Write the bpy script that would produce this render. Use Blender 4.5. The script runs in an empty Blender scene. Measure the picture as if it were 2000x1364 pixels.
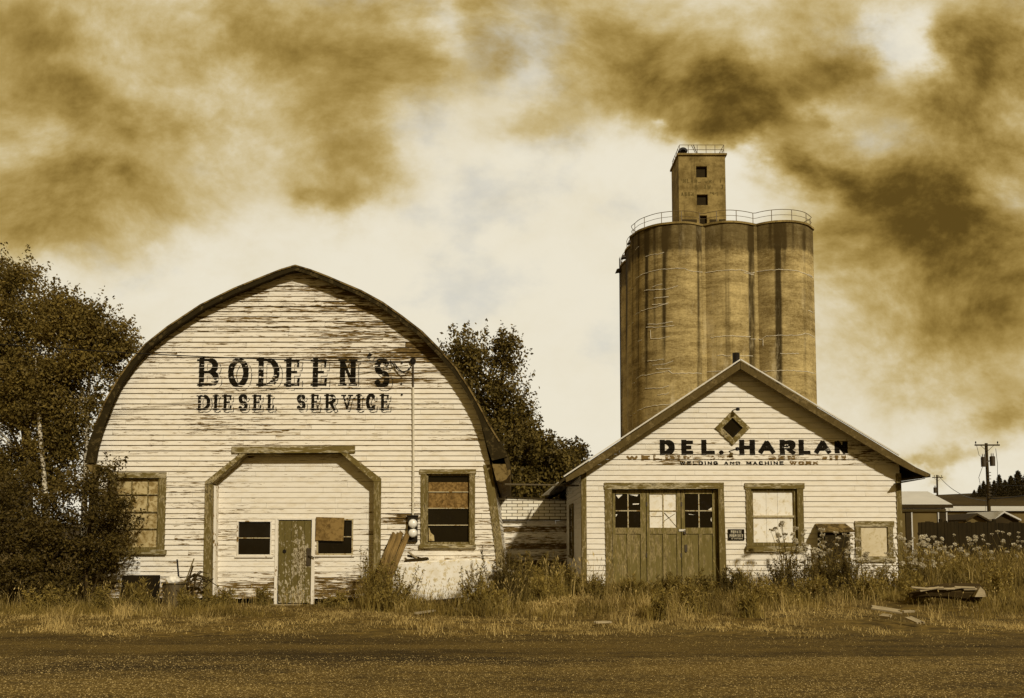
import bpy, bmesh, math, random
import numpy as np
from mathutils import Vector, Matrix, noise as mnoise

random.seed(7); rng = np.random.default_rng(11)
scene = bpy.context.scene
COL = scene.collection
PI = math.pi

# ------------------------------------------------------------------ camera
F_PX = 1700.0                 # focal length for a 2000 px wide picture
PITCH = math.radians(3.9)
EYE = 1.7
cam_d = bpy.data.cameras.new('camera')
cam_d.sensor_width = 36.0; cam_d.sensor_fit = 'HORIZONTAL'
cam_d.lens = 36.0 * F_PX / 2000.0
cam_d.shift_y = 247.0 / 2000.0
cam_d.clip_start = 0.1; cam_d.clip_end = 5000
cam = bpy.data.objects.new('camera', cam_d); COL.objects.link(cam)
cam.location = (0, 0, EYE); cam.rotation_euler = (PI/2 + PITCH, 0, 0)
scene.camera = cam

def at(px, py, Y):
    """survey helper: the point at distance Y seen at (px, py) of the 2000 px photograph -> (x, z)"""
    a = (px - 1000.0) / F_PX; b = (929.0 - py) / F_PX
    dy = math.cos(PITCH) - b * math.sin(PITCH); dz = math.sin(PITCH) + b * math.cos(PITCH)
    t = Y / dy
    return (a * t, EYE + dz * t)
def at3(px, py, Y):
    x, z = at(px, py, Y); return Vector((x, Y, z))

# ------------------------------------------------------------------ light
SUN_EL, SUN_AZ = math.radians(31), math.radians(27)      # azimuth measured from the street side towards the right
sdir = Vector((math.sin(SUN_AZ)*math.cos(SUN_EL), -math.cos(SUN_AZ)*math.cos(SUN_EL), math.sin(SUN_EL)))
sun_d = bpy.data.lights.new('sun', 'SUN'); sun_d.energy = 3.3; sun_d.angle = math.radians(3.0)
sun_d.color = (1.0, 0.925, 0.79)
sun = bpy.data.objects.new('sun', sun_d); COL.objects.link(sun)
sun.rotation_euler = sdir.to_track_quat('Z', 'Y').to_euler(); sun.location = (20, -20, 40)

scene.view_settings.view_transform = 'Standard'; scene.view_settings.look = 'None'
scene.view_settings.exposure = 0.0; scene.view_settings.gamma = 1.0

# ------------------------------------------------------------------ node helper
class NT:
    def __init__(s, tree): s.t = tree; tree.nodes.clear()
    def n(s, typ, ins=None, out=0, **kw):
        nd = s.t.nodes.new(typ)
        for k, v in kw.items(): setattr(nd, k, v)
        if ins:
            for k, v in ins.items():
                sock = nd.inputs[k]
                if isinstance(v, bpy.types.NodeSocket): s.t.links.new(v, sock)
                elif isinstance(v, (tuple, list)) and len(v) == 3 and sock.type == 'RGBA': sock.default_value = (*v, 1)
                else: sock.default_value = v
        return nd.outputs[out] if out is not None else nd
    def m(s, op, a, b=0.0, c=0.0, clamp=False):
        return s.n('ShaderNodeMath', {0: a, 1: b, 2: c}, operation=op, use_clamp=clamp)
    def noise(s, vec, scale=1.0, detail=5.0, rough=0.6, w=None, dist=0.0):
        ins = {'Vector': vec, 'Scale': scale, 'Detail': detail, 'Roughness': rough, 'Distortion': dist}
        if w is not None: ins['W'] = w
        return s.n('ShaderNodeTexNoise', ins, noise_dimensions='4D' if w is not None else '3D')
    def mix(s, f, a, b, blend='MIX'):
        return s.n('ShaderNodeMix', {0: f, 6: a, 7: b}, out=2, data_type='RGBA', blend_type=blend)
    def rng(s, v, a, b, c=0.0, d=1.0, smooth=True):
        return s.n('ShaderNodeMapRange', {0: v, 1: a, 2: b, 3: c, 4: d}, interpolation_type='SMOOTHSTEP' if smooth else 'LINEAR')
    def scl(s, vec, xyz):
        return s.n('ShaderNodeMapping', {'Vector': vec, 'Scale': xyz})

# ------------------------------------------------------------------ sky
world = bpy.data.worlds.new('World'); scene.world = world; world.use_nodes = True
def build_sky():
    N = NT(world.node_tree)
    gen = N.n('ShaderNodeTexCoord', out=0)
    sky = N.n('ShaderNodeTexSky', sky_type='NISHITA', sun_disc=False, sun_elevation=SUN_EL,
              sun_rotation=math.atan2(sdir.x, sdir.y), air_density=1.0, dust_density=3.0)
    sep = N.n('ShaderNodeSeparateXYZ', {0: gen}, out=None)
    yy = N.m('MAXIMUM', sep.outputs[1], 0.08)
    u = N.m('DIVIDE', sep.outputs[0], yy); v = N.m('DIVIDE', sep.outputs[2], yy)
    # ragged cloud edges: warp the direction with noise
    uvw = N.n('ShaderNodeCombineXYZ', {0: u, 1: v, 2: 0.37})
    wn = N.n('ShaderNodeTexNoise', {'Vector': N.scl(uvw, (1, 1.25, 1)), 'Scale': 5.5, 'Detail': 6, 'Roughness': 0.6}, out=1)
    ws = N.n('ShaderNodeSeparateColor', {0: wn}, out=None)
    u2 = N.m('ADD', u, N.m('MULTIPLY', N.m('SUBTRACT', ws.outputs[0], 0.5), 0.22))
    v2 = N.m('ADD', v, N.m('MULTIPLY', N.m('SUBTRACT', ws.outputs[1], 0.5), 0.16))
    banks = [
        (1000, -140, 1500, 250, .28), (-60, 260, 420, 330, .24), (2080, 420, 460, 420, .40), (420, 330, 420, 120, .22), (1560, 60, 300, 120, .25),  # px, py, half width, half height, density of each cloud bank as surveyed from the photograph
        (250, 60, 420, 120, .30), (90, 210, 170, 150, .30), (330, 250, 240, 110, .27), (720, 150, 180, 120, .33),
        (690, 290, 110, 110, .44), (655, 395, 70, 45, .34), (1000, 60, 260, 70, .38), (900, 30, 200, 60, .3),
        (90, 430, 320, 90, .40), (1080, 235, 110, 60, .25),
        (1250, 130, 150, 90, .45), (1420, 170, 190, 70, .72), (1400, 235, 110, 38, .62), (1530, 240, 120, 45, .55),
        (1600, 325, 95, 50, .78), (1680, 360, 90, 50, .55), (1890, 230, 120, 170, .60), (1930, 90, 100, 110, .68),
        (1850, 380, 170, 130, .62), (1760, 520, 220, 110, .60), (1930, 560, 150, 150, .62), (1800, 660, 200, 90, .46),
        (1870, 880, 90, 26, .38), (1960, 820, 90, 40, .45), (1780, 900, 60, 16, .3), (1640, 470, 100, 60, .3),
        (200, 380, 150, 50, .22), (480, 90, 160, 90, .35), (1640, 130, 80, 50, .45)]
    dens = None
    for (px, py, rx, ry, k) in banks:
        x, z = at(px, py, 1.0); z -= EYE
        q = at(px + rx, py, 1.0)[0] - x; r = abs(at(px, py - ry, 1.0)[1] - EYE - z)
        du = N.m('DIVIDE', N.m('SUBTRACT', u2, x), q); dv = N.m('DIVIDE', N.m('SUBTRACT', v2, z), r)
        d2 = N.m('ADD', N.m('MULTIPLY', du, du), N.m('MULTIPLY', dv, dv))
        g = N.m('MULTIPLY', N.m('POWER', 2.718, N.m('MULTIPLY', d2, -1.1)), k)
        dens = g if dens is None else N.m('ADD', N.m('SUBTRACT', 1.0, N.m('MULTIPLY', N.m('SUBTRACT', 1.0, dens, clamp=True), N.m('SUBTRACT', 1.0, g, clamp=True))), 0.0)
    for (px, py, rx, ry, k) in ((1765, 70, 70, 70, .50), (855, 60, 40, 70, .26), (1300, 215, 26, 16, .3), (1010, 130, 60, 60, .14), (300, 330, 90, 40, .14), (1600, 225, 60, 24, .28), (160, 130, 70, 30, .14), (1480, 60, 60, 40, .14), (1480, 310, 50, 40, .2)):
        x, z = at(px, py, 1.0); z -= EYE
        q = at(px + rx, py, 1.0)[0] - x; r = abs(at(px, py - ry, 1.0)[1] - EYE - z)
        du = N.m('DIVIDE', N.m('SUBTRACT', u2, x), q); dv = N.m('DIVIDE', N.m('SUBTRACT', v2, z), r)
        d2 = N.m('ADD', N.m('MULTIPLY', du, du), N.m('MULTIPLY', dv, dv))
        dens = N.m('SUBTRACT', dens, N.m('MULTIPLY', N.m('POWER', 2.718, N.m('MULTIPLY', d2, -1.1)), k), clamp=True)
    # elsewhere in the sky: unseen denser cloud, added to weaken the fill light
    ahead = N.rng(sep.outputs[1], 0.05, 0.35)
    far = N.rng(N.noise(gen, 2.2, 6, .6), .34, .62, .30, .85)
    dens = N.n('ShaderNodeMix', {0: ahead, 2: far, 3: dens}, data_type='FLOAT')
    fb = N.noise(N.scl(uvw, (1, 1.25, 1)), 5.0, 10, .63, dist=.25)
    fb2 = N.noise(N.scl(uvw, (1, 1.3, 1)), 15.0, 9, .64)
    # billows: compare the cloud with itself a little way towards the light
    off = N.n('ShaderNodeVectorMath', {0: uvw, 1: (.030, .050, .0)}, operation='ADD')
    fbo = N.noise(N.scl(off, (1, 1.25, 1)), 5.0, 10, .63, dist=.25)
    emb = N.m('MULTIPLY', N.m('SUBTRACT', fb, fbo), 1.0)
    tex = N.m('ADD', N.m('MULTIPLY', N.m('SUBTRACT', fb, .5), .80), N.m('MULTIPLY', N.m('SUBTRACT', fb2, .5), .34))
    bil = N.m('ABSOLUTE', N.m('SUBTRACT', N.noise(N.scl(uvw, (1, 1.35, 1)), 9.0, 7, .55, dist=.15), .5))
    bil2 = N.m('ABSOLUTE', N.m('SUBTRACT', N.noise(N.scl(uvw, (1, 1.35, 1)), 3.6, 5, .5, dist=.1), .5))
    tex = N.m('ADD', tex, N.m('ADD', N.m('MULTIPLY', N.m('SUBTRACT', .11, bil), .55), N.m('MULTIPLY', N.m('SUBTRACT', .10, bil2), .55)))
    gate = N.m('ADD', .22, N.m('MULTIPLY', dens, .90))
    dens = N.m('ADD', N.m('ADD', dens, N.m('MULTIPLY', tex, gate)), N.m('MULTIPLY', emb, N.m('ADD', .20, N.m('MULTIPLY', dens, 1.25))), clamp=True)
    ramp = N.n('ShaderNodeValToRGB', {0: dens}, out=None)
    cr = ramp.color_ramp; cr.interpolation = 'B_SPLINE'
    stops = [(0, (.85, .79, .64)), (.16, (.77, .69, .51)), (.34, (.60, .475, .225)), (.54, (.425, .290, .080)), (.78, (.225, .140, .028)), (1, (.085, .050, .009))]
    cr.elements[0].position = 0; cr.elements[0].color = (*stops[0][1], 1)
    cr.elements[1].position = 1; cr.elements[1].color = (*stops[-1][1], 1)
    for p, c in stops[1:-1]:
        e = cr.elements.new(p); e.color = (*c, 1)
    # thin places where the pale grey-blue of the higher sky shows
    thin = N.m('MULTIPLY', N.rng(N.noise(N.scl(uvw, (1, 1.4, 1)), 4.0, 6, .6), .52, .70, 0, .16), 1.0)
    thin = N.m('MULTIPLY', thin, N.rng(dens, .75, .25, 0, 1.6))
    b1 = N.n('ShaderNodeBackground', {0: sky, 1: 0.09})
    b2 = N.n('ShaderNodeBackground', {0: ramp.outputs[0], 1: 1.0})
    mx = N.n('ShaderNodeMixShader', {0: thin, 1: b2, 2: b1})
    N.n('ShaderNodeOutputWorld', {0: mx}, out=None)
build_sky()

# ------------------------------------------------------------------ materials
def new_mat(name):
    m = bpy.data.materials.new(name); m.use_nodes = True
    return m, NT(m.node_tree)
def finish(N, col, rough=0.85, bump=None, bstr=0.3, bdist=0.01, spec=0.08, metal=0.0):
    ins = {'Base Color': col, 'Roughness': rough, 'Specular IOR Level': spec, 'Metallic': metal}
    if bump is not None:
        ins['Normal'] = N.n('ShaderNodeBump', {'Height': bump, 'Strength': bstr, 'Distance': bdist})
    b = N.n('ShaderNodeBsdfPrincipled', ins)
    N.n('ShaderNodeOutputMaterial', {0: b}, out=None)

WHITE = (.765, .708, .580); WOOD = (.30, .185, .052); DARKW = (.050, .031, .008)

def peeling(name, paint, wood=WOOD, dark=DARKW, base=.62, scale=(1.6, 1, 26), attr=False, dirt=.35, soft=.035, mott=.12, fine=False):
    m, N = new_mat(name)
    oc = N.n('ShaderNodeTexCoord', out=3)
    isl = N.n('ShaderNodeNewGeometry', out='Random Per Island')
    w = N.m('MULTIPLY', isl, 61.0)
    v = N.scl(oc, scale)
    a = N.m('ADD', N.m('MULTIPLY', N.noise(v, 1.0, 9, .70, w=w), .55), N.m('MULTIPLY', N.noise(N.scl(oc, (scale[0]*3.6, scale[1]*3, scale[2]*2.6)), 1.0, 7, .70, w=w), .45)) if fine else N.noise(v, 1.0, 9, .66, w=w)
    grain = N.noise(N.scl(oc, (scale[0]*3, scale[1]*3, scale[2]*4)), 1.0, 4, .6, w=w)
    low = N.noise(oc, .45, 3, .5)
    wear = N.n('ShaderNodeAttribute', attribute_name='wear', out=2) if attr else 0.0
    thr = N.m('SUBTRACT', base, N.m('ADD', N.m('MULTIPLY', N.m('SUBTRACT', low, .5), .28),
              N.m('ADD', N.m('MULTIPLY', N.m('SUBTRACT', isl, .5), .10), N.m('MULTIPLY', wear, .26))))
    d = N.m('SUBTRACT', a, thr)
    mask = N.rng(d, -soft*.4, soft)
    deep = N.rng(d, soft*1.0, soft*4.5)
    wc = N.mix(N.rng(grain, .35, .7), wood, tuple(c*.45 for c in wood))
    wc = N.mix(N.m('MULTIPLY', deep, N.rng(grain, .3, .6)), wc, dark)
    stain = N.noise(N.scl(oc, (scale[0]*1.2, 1, max(scale[2]*.25, 1.5))), 1.0, 5, .6, w=w)
    pc = N.mix(N.m('MULTIPLY', N.rng(stain, .42, .75), dirt), paint, (paint[0]*.66, paint[1]*.56, paint[2]*.34))
    pc = N.mix(N.m('MULTIPLY', isl, .14), pc, (paint[0]*.8, paint[1]*.74, paint[2]*.62))
    mot = N.noise(N.scl(oc, (scale[0]*2.2, scale[1]*2.2, scale[2]*1.3)), 1.3, 7, .72, w=w)
    pc = N.mix(N.m('MULTIPLY', N.rng(mot, .46, .70), mott), pc, tuple(x*.42 for x in paint))
    spk = N.noise(oc, 55.0, 3, .7, w=w)
    pc = N.mix(N.rng(spk, .66, .72), pc, wood)
    col = N.mix(mask, pc, wc)
    finish(N, col, .82, N.m('ADD', N.m('MULTIPLY', mask, -.6), N.m('MULTIPLY', grain, .35)), .5, .006)
    return m

def plain(name, col, var=.35, scale=8.0, rough=.8, stretch=(1, 1, 1), dark=None, metal=0.0, spec=.10, bump=.25):
    m, N = new_mat(name)
    oc = N.n('ShaderNodeTexCoord', out=3)
    a = N.noise(N.scl(oc, stretch), scale, 6, .65)
    b = N.noise(oc, scale*.23, 3, .5)
    f = N.m('ADD', N.m('MULTIPLY', N.rng(a, .3, .7), .6), N.m('MULTIPLY', N.rng(b, .3, .7), .4))
    dk = dark or tuple(c*(1-var) for c in col)
    finish(N, N.mix(f, dk, col), rough, a, bump, .01, spec, metal)
    return m

def leaf_mat(name, col, col2, trans=.3, rough=.55):
    m, N = new_mat(name)
    isl = N.n('ShaderNodeNewGeometry', out='Random Per Island')
    oc = N.n('ShaderNodeTexCoord', out=3)
    c = N.mix(N.m('ADD', N.m('MULTIPLY', isl, .6), N.m('MULTIPLY', N.rng(N.noise(oc, .8, 3, .5), .3, .7), .4)), col, col2)
    d = N.n('ShaderNodeBsdfPrincipled', {'Base Color': c, 'Roughness': rough, 'Specular IOR Level': .12})
    t = N.n('ShaderNodeBsdfTranslucent', {0: c})
    N.n('ShaderNodeOutputMaterial', {0: N.n('ShaderNodeMixShader', {0: trans, 1: d, 2: t})}, out=None)
    return m

M = {}
M['clap_barn'] = peeling('weathered_white_clapboard', WHITE, wood=(.25, .160, .050), base=.588, attr=True, scale=(3.0, 1, 40), soft=.022, dirt=.40)
M['clap_garage'] = peeling('white_clapboard', WHITE, wood=(.25, .165, .055), base=.675, attr=True, dirt=.34, scale=(3.0, 1, 36), soft=.025)
M['trim'] = peeling('olive_trim_paint', (.160, .118, .034), wood=(.44, .36, .19), dark=(.045, .03, .008), base=.555, scale=(9, 9, 9), soft=.03, mott=.75)
M['trim_h'] = peeling('olive_trim_paint_board', (.165, .122, .036), wood=(.52, .44, .26), dark=(.05, .033, .008), base=.52, scale=(3, 8, 22), soft=.03, mott=.75)
M['trim_v'] = peeling('olive_trim_paint_post', (.150, .112, .034), wood=(.36, .285, .135), dark=(.04, .026, .006), base=.54, scale=(22, 12, 5), soft=.03, mott=.8)
M['green_door'] = peeling('olive_door_paint', (.168, .132, .040), wood=(.30, .23, .095), dark=(.05, .035, .010), base=.52, scale=(14, 10, 3), soft=.06, mott=.6)
M['old_door'] = peeling('flaking_door_paint', (.135, .105, .031), wood=(.55, .47, .30), dark=(.10, .07, .02), mott=.7, base=.575, scale=(13, 9, 7), attr=True, soft=.02)
M['rake'] = peeling('grey_rake_board', (.026, .018, .005), wood=(.085, .060, .020), dark=(.03, .02, .005), base=.56, scale=(7, 5, 7), soft=.05)
M['rake_pale'] = peeling('pale_rake_board', (.20, .140, .048), wood=(.095, .062, .018), dark=(.03, .020, .005), base=.50, scale=(6, 5, 6), soft=.06)
M['sash'] = peeling('old_sash_paint', (.46, .39, .23), base=.56, scale=(12, 12, 12))
M['white_trim'] = peeling('white_trim_board', WHITE, base=.60, scale=(9, 9, 6))
M['shingle'] = plain('dark_roof_shingle', (.060, .042, .014), .55, 14, .9)
M['paint_black'] = plain('sign_paint_black', (.012, .0085, .003), .35, 30, .85, spec=.1)
M['paint_faded'] = plain('sign_paint_faded', (.20, .125, .038), .45, 18, .85)
M['black_metal'] = plain('black_metal', (.012, .008, .003), .4, 20, .6, spec=.2)
M['iron'] = plain('weathered_iron', (.06, .04, .013), .5, 18, .6, spec=.4)
M['rake_dark'] = peeling('dark_rake_board', (.105, .073, .023), wood=(.19, .135, .05), dark=(.03, .020, .005), base=.56, scale=(6, 5, 6), soft=.06, mott=.6)
M['rail'] = plain('railing_steel', (.16, .11, .04), .4, 6, .6, spec=.4)
M['galv'] = plain('galvanised_steel', (.105, .074, .026), .45, 9, .5, (1, 1, .3), spec=.5)
M['pipe_white'] = plain('painted_conduit', (.70, .63, .46), .35, 18, .6)
M['rawwood'] = plain('bare_brown_plank', (.29, .185, .060), .90, 7, .9, (.35, 5, 5))
M['greywood'] = plain('weathered_plank', (.46, .37, .21), .5, 9, .85, (.8, 8, 8))
M['darkwood'] = plain('dark_old_timber', (.060, .038, .010), .6, 8, .9, (1, 6, 6))
M['bluewhite'] = plain('new_white_patch', (.78, .75, .66), .16, 5, .7)
M['glass_face'] = plain('meter_glass', (.80, .77, .66), .12, 6, .25, spec=.5)
M['meterbox'] = plain('meter_box_paint', (.022, .015, .005), .5, 12, .7, spec=.15)
M['interior'] = plain('dark_interior', (.03, .02, .006), .3, 3, .9)
M['metal_sheet'] = plain('bare_roof_sheet', (.70, .66, .55), .25, 4, .5)
M['bag'] = plain('white_plastic_bag', (.80, .75, .62), .2, 10, .5)
M['soil'] = plain('dark_soil', (.05, .032, .009), .5, 6, .95)
M['white_sheet'] = plain('pale_painted_roof', (.56, .535, .46), .16, 1.2, .6)
M['tan_wall'] = plain('tan_wall', (.16, .112, .036), .25, 1.5, .8)
M['dark_wall'] = plain('dark_wall', (.05, .033, .010), .4, 1.5, .8)
M['fence'] = plain('dark_fence_boards', (.030, .020, .0055), .5, 3, .9, (4, 4, .4))
M['bark'] = plain('brown_bark', (.085, .055, .018), .6, 9, .9, (5, 5, .8), bump=.6)
M['char'] = plain('blackened_wood', (.022, .0145, .004), .5, 8, .9)
M['stone'] = plain('pale_road_stone', (.52, .385, .155), .55, 60, .9)
M['stem'] = plain('weed_stem', (.16, .115, .032), .4, 9, .8)
M['pole'] = plain('utility_pole_wood', (.060, .040, .012), .5, 6, .9, (6, 6, .3))
M['umbel'] = leaf_mat('pale_flower_heads', (.74, .69, .54), (.46, .38, .21), .25, .7)

def mk_birch():
    m, N = new_mat('pale_birch_bark')
    oc = N.n('ShaderNodeTexCoord', out=3)
    a = N.noise(N.scl(oc, (3, 3, 14)), 1.5, 6, .7); b = N.noise(oc, 1.5, 4, .6)
    c = N.mix(N.rng(a, .50, .62), (.58, .51, .36), (.06, .042, .015))
    c = N.mix(N.rng(b, .5, .75), c, (.12, .085, .03))
    finish(N, c, .8, a, .3)
    return m
M['birch'] = mk_birch()
def mk_pane(name, col, rough=.06):
    m, N = new_mat(name)
    oc = N.n('ShaderNodeTexCoord', out=3)
    a = N.noise(oc, 3.0, 6, .65); g = N.noise(N.scl(oc, (1, 1, 2.5)), 9, 6, .7)
    c = N.mix(N.m('MULTIPLY', N.rng(g, .60, .8), .16), col, (.16, .115, .04))
    finish(N, c, N.m('ADD', rough, N.m('MULTIPLY', N.rng(a, .45, .7), .25)), g, .05, .004, .16)
    return m
M['pane'] = mk_pane('dusty_dark_glass', (.012, .008, .003))
def mk_mottled(name, c1, c2, c3, s=6.0, lo=.45, hi=.62):
    m, N = new_mat(name)
    oc = N.n('ShaderNodeTexCoord', out=3)
    a = N.noise(oc, s, 7, .68, dist=.6); b = N.noise(oc, s*.35, 5, .6)
    c = N.mix(N.rng(b, .4, .65), c1, c2)
    c = N.mix(N.rng(a, lo, hi), c, c3) if False else N.mix(N.rng(a, hi, hi+.12), N.mix(N.rng(a, lo, hi), c1, c2), c3)
    c = N.mix(N.m('MULTIPLY', N.rng(b, .45, .7), .45), c, c2)
    finish(N, c, .7, a, .3, .01)
    return m
M['curtain'] = mk_mottled('dirty_curtain_behind_glass', (.50, .395, .19), (.26, .178, .060), (.05, .032, .008), 7, .44, .58)
M['papered'] = mk_mottled('papered_pane', (.80, .75, .62), (.66, .57, .38), (.20, .13, .04), 7, .50, .64)
M['osb'] = mk_mottled('strand_board', (.27, .165, .050), (.14, .080, .021), (.06, .036, .009), 14, .42, .56)
M['ply'] = mk_mottled('plywood_panel', (.25, .160, .050), (.14, .084, .023), (.07, .042, .011), 9, .45, .58)
M['panel_board'] = mk_mottled('pale_window_board', (.62, .53, .34), (.48, .385, .20), (.20, .14, .05), 9, .5, .66)
M['stucco'] = mk_mottled('whitewashed_concrete', (.80, .755, .64), (.60, .50, .29), (.14, .09, .026), 9, .50, .61)

def mk_shingle_wall():
    m, N = new_mat('asphalt_brick_pattern_siding')
    oc = N.n('ShaderNodeTexCoord', out=3)
    sx = N.n('ShaderNodeSeparateXYZ', {0: oc}, out=None)
    uv = N.n('ShaderNodeCombineXYZ', {0: sx.outputs[0], 1: sx.outputs[2], 2: 0})
    br = N.n('ShaderNodeTexBrick', {'Vector': uv, 'Color1': (.74, .69, .55), 'Color2': (.64, .57, .41), 'Mortar': (.07, .045, .012),
             'Scale': 1.0, 'Mortar Size': .012, 'Brick Width': .38, 'Row Height': .112})
    a = N.noise(N.scl(oc, (2, 2, 14)), 1.5, 6, .65)
    c = N.mix(N.rng(a, .60, .72), br, (.22, .14, .04))
    finish(N, c, .85, a, .2)
    return m
M['shingle_wall'] = mk_shingle_wall()

def mk_concrete():
    m, N = new_mat('stained_slipform_concrete')
    oc = N.n('ShaderNodeTexCoord', out=3)
    sx = N.n('ShaderNodeSeparateXYZ', {0: oc}, out=None)
    xy = N.n('ShaderNodeCombineXYZ', {0: sx.outputs[0], 1: sx.outputs[1], 2: 0})
    bands = N.noise(N.scl(oc, (.30, .30, 1.5)), 1.0, 9, .70, dist=.2)
    blot = N.noise(oc, .28, 6, .6)
    fine = N.noise(N.scl(oc, (1, 1, 2.2)), 3.2, 8, .78)
    vert = N.noise(N.scl(oc, (1.5, 1.5, .022)), 1.0, 5, .6)
    vert2 = N.noise(N.scl(oc, (5, 5, .06)), 1.0, 4, .6)
    f = N.m('ADD', N.m('MULTIPLY', bands, .5), N.m('ADD', N.m('MULTIPLY', blot, .42), N.m('MULTIPLY', fine, .36)))
    c = N.mix(N.rng(f, .48, .80), (.150, .100, .028), (.56, .43, .18))
    gr = N.noise(N.scl(oc, (2.2, 2.2, 5.5)), 2.6, 7, .78); gv = N.noise(N.scl(oc, (7, 7, .5)), 1.4, 6, .75)
    c = N.mix(N.rng(gr, .50, .66, 0, .50), c, (.085, .055, .014)); c = N.mix(N.rng(gv, .54, .70, 0, .50), c, (.075, .047, .012)); c = N.mix(N.rng(gr, .46, .32, 0, .5), c, (.66, .54, .28))
    # long run-off stains that start at the rim
    zt = N.rng(sx.outputs[2], 8.0, 27.0, .62, 1.0)
    st = N.rng(N.m('ADD', N.m('MULTIPLY', vert, .85), N.m('MULTIPLY', vert2, .22)), .60, .72)
    c = N.mix(N.m('MULTIPLY', st, N.m('MULTIPLY', zt, .55)), c, (.055, .035, .009))
    sa = N.n('ShaderNodeAttribute', attribute_name='wear', out=2)
    brk = N.noise(N.scl(oc, (1.6, 1.6, .35)), 1.2, 6, .7)
    sm = N.m('MULTIPLY', sa, N.rng(brk, .22, .56, .55, 1.0))
    c = N.mix(N.rng(sm, .12, .80, 0, .92), c, (.030, .019, .0045))
    # darker weathered collar under the rim
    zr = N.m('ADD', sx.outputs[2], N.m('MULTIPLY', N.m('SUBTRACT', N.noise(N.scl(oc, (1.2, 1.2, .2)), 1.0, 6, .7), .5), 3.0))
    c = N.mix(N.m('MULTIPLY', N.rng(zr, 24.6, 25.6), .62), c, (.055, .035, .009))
    pale = N.m('MULTIPLY', N.rng(N.noise(N.scl(oc, (1, 1, .30)), .55, 8, .75), .53, .70), N.rng(sx.outputs[2], 24, 10, .25, .85))
    c = N.mix(pale, c, (.62, .515, .29))
    finish(N, c, .9, f, .35, .03)
    return m
M['concrete'] = mk_concrete()
def mk_concrete2():
    m, N = new_mat('head_house_concrete')
    oc = N.n('ShaderNodeTexCoord', out=3)
    a = N.noise(N.scl(oc, (.8, .8, 1.2)), .9, 8, .65); b = N.noise(N.scl(oc, (1.5, 1.5, .12)), 1.2, 5, .6); d = N.noise(oc, 6, 5, .7)
    f = N.m('ADD', N.m('MULTIPLY', a, .7), N.m('MULTIPLY', d, .3))
    c = N.mix(N.rng(f, .35, .68), (.135, .092, .026), (.34, .25, .090))
    c = N.mix(N.m('MULTIPLY', N.rng(b, .58, .72), .6), c, (.07, .045, .012))
    finish(N, c, .9, f, .3, .02)
    return m
M['concrete_head'] = mk_concrete2()

def mk_ground():
    m, N = new_mat('dry_grassy_ground')
    oc = N.n('ShaderNodeTexCoord', out=3)
    a = N.noise(oc, 3.0, 9, .7); b = N.noise(oc, .35, 5, .6); d = N.noise(oc, 28, 5, .7)
    c = N.mix(N.rng(a, .35, .65), (.048, .030, .0055), (.170, .110, .023))
    c = N.mix(N.m('MULTIPLY', N.rng(b, .4, .65), .5), c, (.085, .058, .014))
    c = N.mix(N.m('MULTIPLY', N.rng(d, .6, .75), .6), c, (.34, .25, .09))
    finish(N, c, .95, N.m('ADD', a, N.m('MULTIPLY', d, .5)), .6, .03)
    return m
M['ground'] = mk_ground()
def mk_road(name, c1, c2, sp, thr, s):
    m, N = new_mat(name)
    oc = N.n('ShaderNodeTexCoord', out=3)
    vo = N.n('ShaderNodeTexVoronoi', {'Vector': oc, 'Scale': s, 'Randomness': 1.0}, out=None)
    big = N.noise(N.scl(oc, (.12, .7, 1)), 1.0, 6, .6); med = N.noise(N.scl(oc, (.5, 1.4, 1)), 2.0, 6, .65)
    fine = N.noise(oc, 60, 4, .7)
    lit = N.noise(oc, 9.0, 6, .7)
    c = N.mix(N.rng(N.m('ADD', N.m('MULTIPLY', big, .5), N.m('ADD', N.m('MULTIPLY', med, .3), N.m('MULTIPLY', lit, .25))), .40, .62), c1, c2)
    rnd = N.n('ShaderNodeSeparateColor', {0: vo.outputs['Color']}, out=None)
    stone = N.m('MULTIPLY', N.rng(rnd.outputs[0], thr, 1.0), N.rng(vo.outputs['Distance'], .62, .30))
    stone = N.m('MULTIPLY', stone, N.rng(N.m('ADD', N.m('MULTIPLY', med, .5), N.m('MULTIPLY', big, .5)), .34, .60, .25, 1.0))
    c = N.mix(stone, c, sp)
    dk = N.m('MULTIPLY', N.rng(rnd.outputs[1], .6, .9), N.rng(vo.outputs['Distance'], .6, .35))
    c = N.mix(N.m('MULTIPLY', dk, .6), c, tuple(x*.4 for x in c1))
    h = N.m('ADD', N.m('MULTIPLY', N.rng(vo.outputs['Distance'], .7, .1), 1.0), N.m('MULTIPLY', fine, .5))
    finish(N, c, .9, h, .8, .012)
    return m
M['road'] = mk_road('coarse_chip_road', (.030, .0182, .0032), (.125, .079, .0155), (.54, .39, .135), .40, 44)
M['shoulder'] = mk_road('dark_dirt_shoulder', (.034, .0210, .0038), (.120, .077, .0155), (.36, .25, .075), .76, 52)
def mk_hill():
    m, N = new_mat('dry_hill_grass')
    oc = N.n('ShaderNodeTexCoord', out=3)
    a = N.noise(N.scl(oc, (.02, .02, .12)), 1.0, 8, .65)
    finish(N, N.mix(N.rng(a, .35, .65), (.024, .0155, .0035), (.060, .039, .0095)), .95)
    return m
M['hill'] = mk_hill()
M['leaf_birch'] = leaf_mat('birch_leaves', (.055, .038, .0075), (.270, .190, .042), .35)
M['leaf_dark'] = leaf_mat('dark_shrub_leaves', (.034, .023, .005), (.130, .090, .020), .25)
M['leaf_tree'] = leaf_mat('broadleaf_leaves', (.040, .028, .0055), (.215, .152, .034), .28)
M['leaf_fir'] = leaf_mat('conifer_needles', (.030, .021, .005), (.058, .040, .010), .1)
M['leaf_weed'] = leaf_mat('weed_leaves', (.075, .053, .0100), (.400, .290, .068), .3)
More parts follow.
